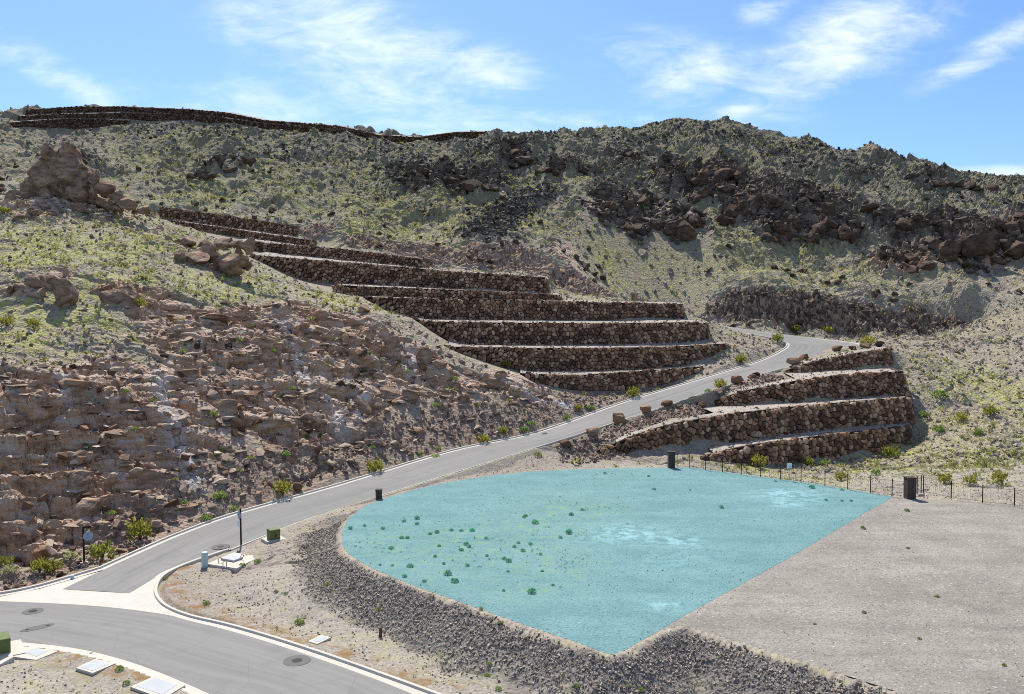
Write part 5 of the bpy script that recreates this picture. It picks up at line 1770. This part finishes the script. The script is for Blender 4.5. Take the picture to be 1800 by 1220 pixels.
for px, py, w_ in [(616, 930, 11), (641, 925, 8), (673, 930, 10), (710, 917, 10), (733, 912, 12), (733, 922, 10), (688, 965, 13), (706, 947, 10), (716, 947, 10), (756, 940, 9), (768, 937, 11), (793, 933, 10), (811, 934, 10), (830, 934, 13), (811, 968, 12), (819, 958, 12), (824, 962, 10), (855, 947, 9), (772, 961, 8), (765, 979, 9), (721, 997, 15), (787, 1010, 18), (799, 1024, 18), (711, 1014, 11), (746, 1023, 10), (668, 994, 7),
                   (856, 978, 8), (886, 983, 11), (894, 988, 14), (893, 1006, 8), (919, 969, 11), (932, 957, 10), (911, 955, 9), (904, 962, 9), (924, 908, 10), (921, 910, 8), (941, 920, 16), (1000, 938, 15), (985, 946, 9), (1004, 906, 11), (1023, 897, 9), (935, 1042, 20), (885, 1039, 8), (972, 1030, 9), (1150, 861, 8), (1268, 893, 11), (1427, 858, 13), (1480, 862, 9), (1452, 880, 8), (1480, 881, 7), (1496, 881, 7), (953, 1005, 8), (822, 995, 9), (780, 992, 8), (690, 995, 8), (950, 975, 8), (1213, 862, 5), (1063, 833, 8), (1140, 838, 7), (1363, 847, 6)]:
    ITEMS.append((px, py, bush(px, py, w_, 'tinted', 'small blue-green weed clump on the tinted lot', 'weeds on the tinted lot', PAD_Z + 0.01)))
place_labels(ITEMS, 'weed clump', [(630, 930, 'at the rounded end of the tinted lot'), (700, 955, 'left of the tinted lot centre'), (700, 1005, 'along the bank edge of the tinted lot'), (780, 930, 'in the upper left of the tinted lot'), (795, 1015, 'in the lower left of the tinted lot'), (820, 965, 'in the weedy patch of the tinted lot'), (900, 985, 'in the stony middle of the tinted lot'), (920, 1040, 'in the lower middle of the tinted lot'), (960, 915, 'in the yellowish patch of the tinted lot'), (1130, 845, 'along the back of the tinted lot'), (1450, 870, 'near the fence corner of the tinted lot')])

# hill shrubs: the largest singly, the mass joined
hp = sample(110000, 95, 338, lambda X, Y: np.where(Y > 205, 0.24, 0.22) * (0.45 + 1.4 * bil(GREENM, X, Y)) * (1 - 0.75 * np.clip(bil(ROCKY, X, Y), 0, 1)) * np.clip(0.9 + 1.6 * fbm(X, Y, 16, 2, 15), 0.1, 1.7), 8)
sz = np.where(hp[:, 1] > 205, 0.28, 0.2) + 0.75 * RNG.random(len(hp)) ** 4
vis = np.argsort(-(sz / hp[:, 1]))[:400]
vis = vis[seen(hp[vis])][:120]
single = np.zeros(len(hp), bool)
single[vis] = True
HB = []
for a, b in TUFT_T:
    m = mesh_np('hill_shrub', a, b, 'leaf_hill')
    HB.append(m)
ITEMS = []
for i in np.nonzero(single)[0]:
    far_ = hp[i, 1] > 205
    o = obj('hill_shrub', random.choice(HB), None, tuple(hp[i]), kind='thing', category='shrub',
            label='dry yellow-green shrub dotted on the far hillside below the ridge' if far_ else 'small dry yellow-green shrub on the near hill slopes',
            group='shrubs on the far hillside' if far_ else 'shrubs on the near slopes')
    o.scale = (sz[i],) * 3
    o.rotation_euler = (0, 0, random.uniform(0, 6))
    if not far_:
        ITEMS.append((900 + F * hp[i, 0] / hp[i, 1], 545 + F * (H - hp[i, 2]) / hp[i, 1], o))
place_labels(ITEMS, 'dry shrub', [(60, 560, 'on grass below the upright rock block'), (200, 560, 'on the grassy lip of the cliff'), (60, 440, 'on the left slope under the tower'), (220, 450, 'on the grassy middle slope'), (380, 520, 'below the pale outcrop'), (500, 530, 'on grass beside the terraces'), (330, 380, 'near the small dark pillars'), (620, 560, 'on the ridge below the terraces'), (1350, 830, 'behind the tinted lot fence'), (1500, 830, 'behind the fence left of the pillar'), (1700, 830, 'behind the right fence'), (1700, 740, 'on the slope right of the terraces'), (1720, 640, 'on the slope beyond the hairpin'), (1000, 700, 'between road and lowest wall'), (1300, 630, 'inside the hairpin'), (20, 700, 'on the left cliff'), (500, 700, 'on the middle cliff')])
o = scatter('hill_scrub', hp[~single], sz[~single], TUFT_T, 'leaf_hill', None, 0.12, 0.0)
o['label'] = 'dry scrub covering the hillsides in countless small tufts'
o['category'] = 'scrub'
gp = sample(90000, 85, 205, lambda X, Y: 0.5 * bil(GREENM, X, Y) * (1 - np.clip(bil(CLIFFM, X, Y), 0, 1)) * np.clip(0.7 + 2.0 * fbm(X, Y, 8, 2, 19), 0, 1.5), 9)
o = scatter('grass', gp, 0.12 + 0.16 * RNG.random(len(gp)), TUFT_T, 'leaf_sage', None, 0.1, 0.0, (0.8, 1.3))
o['label'] = 'pale dry grass on the left hill and right slope'
o['category'] = 'grass'


vgr = sample(26000, 44, 112, lambda X, Y: bil(VERGE, X, Y) * 0.55 * np.clip(0.25 + 2.4 * fbm(X, Y, 5, 3, 39), 0, 1), 16)
o = scatter('verge_weeds', vgr, 0.05 + 0.12 * RNG.random(len(vgr)) ** 2, TUFT_T, 'leaf_hill', None, 0.1, 0.0, (0.8, 1.3))
o['label'] = 'thin low weeds over the gravel verges beside street and road'
o['category'] = 'weeds'
wv = np.stack([RNG.uniform(-15, 30, 9000), RNG.uniform(50, 108, 9000)], 1)
wk = pad_blobs(wv, [(700, 960, 6, .8), (760, 980, 6, .9), (820, 950, 6, .9), (880, 970, 6, .8), (930, 930, 6, 1), (1000, 895, 6, 1), (1050, 890, 4, .9), (960, 1000, 4, .8), (800, 1010, 4, .7), (930, 1040, 3, .8), (980, 980, 4, .9), (660, 940, 5, .6), (1080, 840, 5, .4)])
wk = wk * np.clip(0.3 + 2.2 * fbm(wv[:, 0], wv[:, 1], 3, 3, 63), 0, 1)
wv = wv[(RNG.random(len(wv)) < wk * 0.8) & polydist(wv[:, 0], wv[:, 1], LOT_CYAN)[1]]
o = scatter('lot_weeds', np.column_stack([wv, np.full(len(wv), PAD_Z + 0.01)]), 0.05 + 0.11 * RNG.random(len(wv)) ** 2, TUFT_T, 'leaf_lot', None, 0.1, 0.0, (0.8, 1.3))
o['label'] = 'soft low blue-green growth spread over the left of the tinted lot'
o['category'] = 'weeds'

# ------------------------------------------------------------------ pillars and fences
def pillar(px, pyb, w_m, h_m, label, z=None, D=None, course=0.2):
    if D:
        x, y, zz = P(px, pyb, D)
        zz = min(zz, tz(x, y) + 0.2)
    else:
        x, y, zz = G(px, pyb, z)
    root = thing('block_pillar', (x, y, zz), label, 'pillar', 'dark block pillars')
    nc = int(h_m / course)
    for c in range(nc):
        mb = MB()
        half = w_m / 2
        off = 0 if c % 2 else w_m * 0.12
        gap = 0.012
        # two blocks across each face, joints between them
        for sx in (-1, 1):
            for sy in (-1, 1):
                mx = off * 0.5
                x0, x1 = (-half, mx - gap) if sx < 0 else (mx + gap, half)
                y0, y1 = (-half, -mx - gap) if sy < 0 else (-mx + gap, half)
                mb.box(((x0 + x1) / 2, (y0 + y1) / 2, c * course + course / 2), (x1 - x0, y1 - y0, course - 0.02), bev=0.01)
        mb.build('block_course', 'pillar_block', root)
    MB().box((0, 0, nc * course / 2), (w_m - 0.06, w_m - 0.06, nc * course - 0.01)).build('core', 'wall_core', root)
    MB().box((0, 0, nc * course + 0.045), (w_m + 0.10, w_m + 0.10, 0.09), bev=0.03).build('cap', 'pillar_block', root)
    return root, (x, y, zz)


pillar(1180, 822, 0.82, 2.0, 'dark block pillar at the back corner of the tinted lot', PAD_Z)
_, PIL = pillar(1599, 876, 0.92, 2.4, 'tall dark block pillar between the two lots by the fence', PAD_Z)
pillar(666, 878, 0.6, 1.1, 'short brown block pillar beside the hill road kerb', PAD_Z - 0.1)
pillar(260, 362, 0.8, 1.4, 'small dark pillar at the top of the left terraces', D=205)
pillar(271, 401, 0.8, 0.9, 'small dark block on the left hill below the terrace pillar', D=176)
pillar(643, 520, 0.9, 1.6, 'dark pillar standing against the fifth terrace wall', D=168)


def fence(points, label, hgt=1.75, extra=None):
    pts = [np.array(G(px, py, PAD_Z)) for px, py in points]
    org = pts[0]
    root = thing('iron_fence', tuple(org), label, 'fence', 'dark iron fences')
    post = mesh_py('post', *(lambda m: (m.V, m.F))(MB().box((0, 0, hgt / 2 + 0.05), (0.075, 0.075, hgt + 0.1)).box((0, 0, hgt + 0.11), (0.10, 0.10, 0.04))), 'post_metal')
    for p in pts:
        p[2] = PAD_Z
        obj('post', post, root, tuple(p - org))
    for a, b in zip(pts[:-1], pts[1:]):
        d = b - a
        L = np.linalg.norm(d)
        for z in (0.15, hgt - 0.1):
            MB().tube([a - org + (0, 0, z), b - org + (0, 0, z)], 0.014, 4).build('rail', 'post_metal', root)
        pk = MB()
        n_ = max(2, int(L / 0.22))
        for i in range(1, n_):
            q = a + d * i / n_ - org
            pk.box((q[0], q[1], hgt / 2), (0.009, 0.009, hgt - 0.05))
        pk.build('pickets', 'post_metal', root, kind='stuff')
    return root


fence([(1190, 821), (1212, 822.5), (1240, 826), (1270, 830), (1303, 834), (1337, 838.5), (1372, 843), (1408, 848), (1450, 854), (1490, 860), (1530, 866), (1568, 872), (1594, 875)], 'thin dark iron fence along the back of the tinted lot')
fence([(1623, 866), (1672, 876), (1727, 884), (1783, 890), (1845, 896), (1910, 901)], 'thin dark iron fence along the back of the grey lot')
fence([(1604, 872), (1612, 868), (1619, 866)], 'short dark fence panel running back from the tall pillar')
# notice on the fence
x, y, z = G(1387, 845, PAD_Z)
r_ = thing('notice_board', (x, y, PAD_Z), 'small blank white notice on a thin post at the fence', 'sign')
MB().box((0, 0, 0.95), (0.05, 0.05, 1.9)).build('post', 'post_metal', r_)
MB().box((0, -0.05, 1.75), (0.55, 0.03, 0.60)).build('board', 'sign_white', r_)


# ------------------------------------------------------------------ street furniture
def ground_at(px, py):
    g = hit_ground(px, py)
    return g[0], g[1], tz(*g)


# back of a stop sign with street-name blade
x, y, z = ground_at(148, 991)
k = y / 1500.0
r_ = thing('stop_sign', (x, y, z), 'tall brown signpost with blue-grey octagonal plate seen from behind', 'sign')
MB().tube([(0, 0, 0), (-.02, 0, 67 * k)], 0.085, 10).build('pole', 'post_metal', r_)
oc = [(0.42 * math.cos(math.pi / 8 + i * math.pi / 4), 0.42 * math.sin(math.pi / 8 + i * math.pi / 4)) for i in range(8)]
MB().prism(oc, (7.0 * k, 0.1, 49 * k), (0.80, 0.60, 0), (0, 0, 1), 0.02).build('octagon_plate', 'sign_back', r_)
MB().box((3.5 * k, 0.06, 52 * k), (6 * k, 0.04, 0.05)).box((3.5 * k, 0.06, 46 * k), (6 * k, 0.04, 0.05)).build('bracket', 'post_metal', r_)
MB().box((6 * k, 0.05, 65.5 * k), (13 * k, 0.04, 0.17), 0.25).build('street_name_blade', 'post_metal', r_)
MB().tube([(0, 0, -0.2), (0, 0, 0.14)], [0.36, 0.33], 14).build('footing', 'concrete', r_)
# warning sign beside the hill road
x, y, z = ground_at(424, 964)
k = y / 1500.0
r_ = thing('warning_sign', (x, y, z), 'brown signpost with grey diamond plate and small white plaque below it', 'sign')
MB().tube([(0, 0, 0), (-.03, 0, 70 * k)], 0.08, 10).build('pole', 'post_metal', r_)
dm = [(0.50, 0), (0, 0.50), (-0.50, 0), (0, -0.50)]
MB().prism(dm, (-0.10, -0.12, 60 * k), (0.62, -0.78, 0), (0, 0, 1), 0.02).build('diamond_plate', 'sign_back', r_)
MB().prism([(-0.28, -0.30), (0.28, -0.30), (0.28, 0.30), (-0.28, 0.30)], (-0.16, -0.14, 44 * k), (0.62, -0.78, 0), (0, 0, 1), 0.02).build('plaque', 'sign_white', r_)
MB().tube([(0, 0, 66 * k), (0, 0, 73 * k)], [0.05, 0.02], 8).build('finial', 'post_metal', r_)
MB().tube([(0, 0, -0.2), (0, 0, 0.12)], [0.34, 0.31], 14).build('footing', 'concrete', r_)
# teal pedestal
x, y, z = ground_at(360, 997)
r_ = thing('utility_pedestal', (x, y, z), 'pale teal utility pedestal box at the road edge', 'utility box')
MB().box((0, 0, 0.60), (0.44, 0.44, 1.2), 0.55, bev=0.02).build('body', 'pedestal_teal', r_)
MB().box((0, 0, 1.24), (0.52, 0.52, 0.09), 0.55, 0.92, bev=0.02).build('lid', 'pedestal_teal', r_)


def slab(corners, z, t, name, mat, parent, org):
    V = [np.array(G(px, py, z)) - org for px, py in corners]
    m = len(V)
    W = [v.copy() for v in V]
    for v in W:
        v[2] -= t
    vs = V + W
    Fc = [tuple(range(m))] + [(i, m + i, m + (i + 1) % m, (i + 1) % m) for i in range(m)]
    a, b, c = V[0], V[1], V[2]
    if np.cross(b - a, c - a)[2] < 0:
        Fc = [f[::-1] for f in Fc]
    return obj(name, mesh_py(name, vs, Fc, mat), parent)


# concrete vault with raised lid and vent pipes
x, y, z = ground_at(410, 984)
zt = z + 0.10
org = np.array([x, y, z])
r_ = thing('utility_vault', (x, y, z), 'square concrete utility vault with raised lid and vent pipes', 'utility vault')
slab([(364, 991), (410, 971), (457, 978), (416, 999)], zt, 0.4, 'slab', 'concrete', r_, org)
slab([(388, 981), (407, 975), (427, 979), (411, 985)], zt + 0.17, 0.16, 'lid', 'vault_lid', r_, org)
for px, py, w_ in ((387, 989, 5), (395, 995, 6), (426, 983.5, 5)):
    q = np.array(G(px, py, zt)) - org
    k = w_ * y / 1500 / 2
    MB().tube([q + (-k, 0, 0), q + (-k, 0, .32), q + (-k * .6, 0, .42), q + (k * .6, 0, .42), q + (k, 0, .32), q + (k, 0, .2 if px != 395 else 0)], 0.035, 6).build('vent_pipe', 'pipe_rust', r_)


def transformer(px, py, sx, sy, hh, rz, label, zoff=0.12):
    x, y, z = ground_at(px, py)
    r = thing('transformer_cabinet', (x, y, z + zoff), label, 'transformer')
    MB().box((0, 0, hh * 0.42), (sx, sy, hh * 0.84), rz).build('body', 'cabinet_green', r)
    MB().box((0, 0, hh * 0.92), (sx + 0.06, sy + 0.06, hh * 0.16), rz, 0.97, bev=0.03).build('lid', 'cabinet_green', r)
    ca, sa = math.cos(rz), math.sin(rz)
    fx = -sy / 2 - 0.01
    MB().box((-sa * fx * 1.0, ca * fx, hh * 0.42), (0.03, 0.012, hh * 0.72), rz).build('door_seam', 'cast_iron', r)
    hxo = 0.10
    MB().box((ca * hxo - sa * fx, sa * hxo + ca * fx, hh * 0.45), (0.05, 0.05, 0.12), rz).build('handle', 'cast_iron', r)
    MB().box((0, 0, -0.12), (sx * 1.9, sy * 1.8, 0.30), rz).build('pad', 'concrete', r)
    return r


transformer(481, 950, 0.95, 0.90, 0.95, 0.62, 'olive green transformer cabinet on a concrete pad beside the hill road')
transformer(-10, 1150, 1.7, 1.5, 0.95, 0.62, 'olive green transformer cabinet cut by the lower left frame edge')
# flat lids by the near kerb
for lab, outer, inner in (
        ('wide concrete slab beside the green cabinet at lower left', [(17, 1144), (37, 1136), (103, 1144), (64, 1160), (23, 1154)], [(45, 1147), (62, 1140), (85, 1144), (64, 1154)]),
        ('middle utility lid with grey panel by the near kerb', [(133, 1174), (167, 1158), (203, 1166), (163, 1183)], [(142, 1173), (168, 1161), (192, 1166.5), (162, 1179)]),
        ('largest utility lid with pale blue panel by the near kerb', [(229, 1207), (272, 1188), (326, 1204), (287, 1228)], [(239, 1206), (272, 1191.5), (311, 1204), (286, 1221)]),
        ('small concrete utility lid on the verge across the street', [(541, 1127), (564, 1116), (582, 1120), (558, 1132)], [(550, 1126), (565, 1119), (574, 1121), (559, 1128)])):
    c = np.array(G(outer[0][0], outer[0][1], 0.19))
    r_ = thing('utility_slab', tuple(c), lab, 'utility slab', 'concrete utility slabs')
    slab(outer, 0.165, 0.35, 'frame', 'concrete', r_, c)
    slab(inner, 0.177, 0.03, 'panel', 'vault_lid', r_, c)
# low kerb block beside the lower-left cabinet
c = np.array(G(0, 1166, 0.3))
r_ = thing('edging_block', tuple(c), 'low grey concrete edging beside the lower left cabinet', 'edging')
slab([(-40, 1182), (21, 1151), (25, 1154), (-36, 1188)], 0.42, 0.6, 'edging_top', 'concrete', r_, c)


def road_z(x, y):
    d = np.hypot(ROAD_C[:, 0] - x, ROAD_C[:, 1] - y)
    i = int(np.clip(np.argmin(d), 1, len(ROAD_C) - 2))
    a, b = ROAD_C[i - 1], ROAD_C[i + 1]
    t = ((x - a[0]) * (b[0] - a[0]) + (y - a[1]) * (b[1] - a[1])) / ((b[0] - a[0]) ** 2 + (b[1] - a[1]) ** 2)
    return a[2] + t * (b[2] - a[2])


def road_pt(px, py):
    a, b = ray(px, py)
    for D in np.arange(50, 180, 0.1):
        if H + b * D < road_z(a * D, D):
            return a * D, D
    return a * 100, 100


def cover(px, py, r, rl, label, hill=False, lids=((0, 0),), long_=1.0, turn=0.0):
    """dark patched collar with iron cover(s) set in the asphalt"""
    if hill:
        x, y = road_pt(px, py)
        zf = road_z
    else:
        x, y, _ = G(px, py, 0)
        zf = lambda a, b: 0.0
    z0 = zf(x, y)
    root = thing('manhole', (x, y, z0), label, 'manhole cover', 'covers in the road')

    def disc(cx, cy, rad, lift, nm_, mat, ln=1.0, rim=0.0):
        V = [(cx, cy, zf(x + cx, y + cy) - z0 + lift)]
        for k in range(28):
            a = 2 * math.pi * k / 28
            u, v = rad * ln * math.cos(a), rad * math.sin(a)
            u, v = u * math.cos(turn) - v * math.sin(turn), u * math.sin(turn) + v * math.cos(turn)
            V.append((cx + u, cy + v, zf(x + cx + u, y + cy + v) - z0 + lift))
        Fc = [(0, k + 1, (k + 1) % 28 + 1) for k in range(28)]
        return obj(nm_, mesh_py(nm_, V, Fc, mat), root)
    disc(0, 0, r, 0.040, 'asphalt_collar', 'patch_asphalt', long_)
    for lx, ly in lids:
        disc(lx, ly, rl, 0.047, 'cover', 'cast_iron')


cover(522, 1162, 0.85, 0.32, 'manhole cover in a round dark patch on the near street')
cover(58, 1075, 0.7, 0.30, 'manhole cover at the left on the near street, upper one')
cover(66, 1104, 0.42, 0.14, 'long dark patch with two small valve lids on the near street', False, ((-.5, -.4), (.5, .4)), 2.6, 0.75)
cover(388, 962, 0.8, 0.3, 'dark patch on the lower hill road beside the utility vault', True)
cover(703, 833, 0.42, 0.26, 'small round cover in the hill road, lower one', True)
cover(957, 762, 0.42, 0.26, 'small round cover in the hill road, upper one', True)
# small posts
x, y, z = ground_at(669, 1121)
r_ = thing('marker_post', (x, y, z), 'short brown marker post on the verge below the bank', 'post')
MB().box((0, 0, 0.28), (0.20, 0.10, 0.56)).build('post', 'stem', r_)
MB().box((0, 0, 0.60), (0.22, 0.12, 0.08), bev=0.02).build('cap', 'stem', r_)
x, y, z = ground_at(1009, 1211)
r_ = thing('survey_stake', (x, y, z), 'thin leaning grey metal stake on the bank under the tinted lot', 'stake')
kk = y / 1500.0
MB().tube([(0, 0, -0.1), (-6 * kk, 0.1, 38 * kk), (-13 * kk, 0.2, 60 * kk)], 0.022, 6).build('rod', 'galvanised', r_)
MB().tube([(-13 * kk, 0.2, 60 * kk), (-15 * kk, 0.2, 62 * kk)], 0.05, 6).build('tip', 'galvanised', r_)
x, y, z = ground_at(127, 1020)
r_ = thing('drain_marker', (x, y, z), 'small pale blue marker post behind the left kerb', 'marker')
MB().box((0, 0, 0.2), (0.26, 0.14, 0.42), 0.4, 0.9, bev=0.03).build('post', 'sign_blue', r_)
MB().box((0, 0, 0.42), (0.28, 0.16, 0.05), 0.4).build('cap', 'sign_blue', r_)
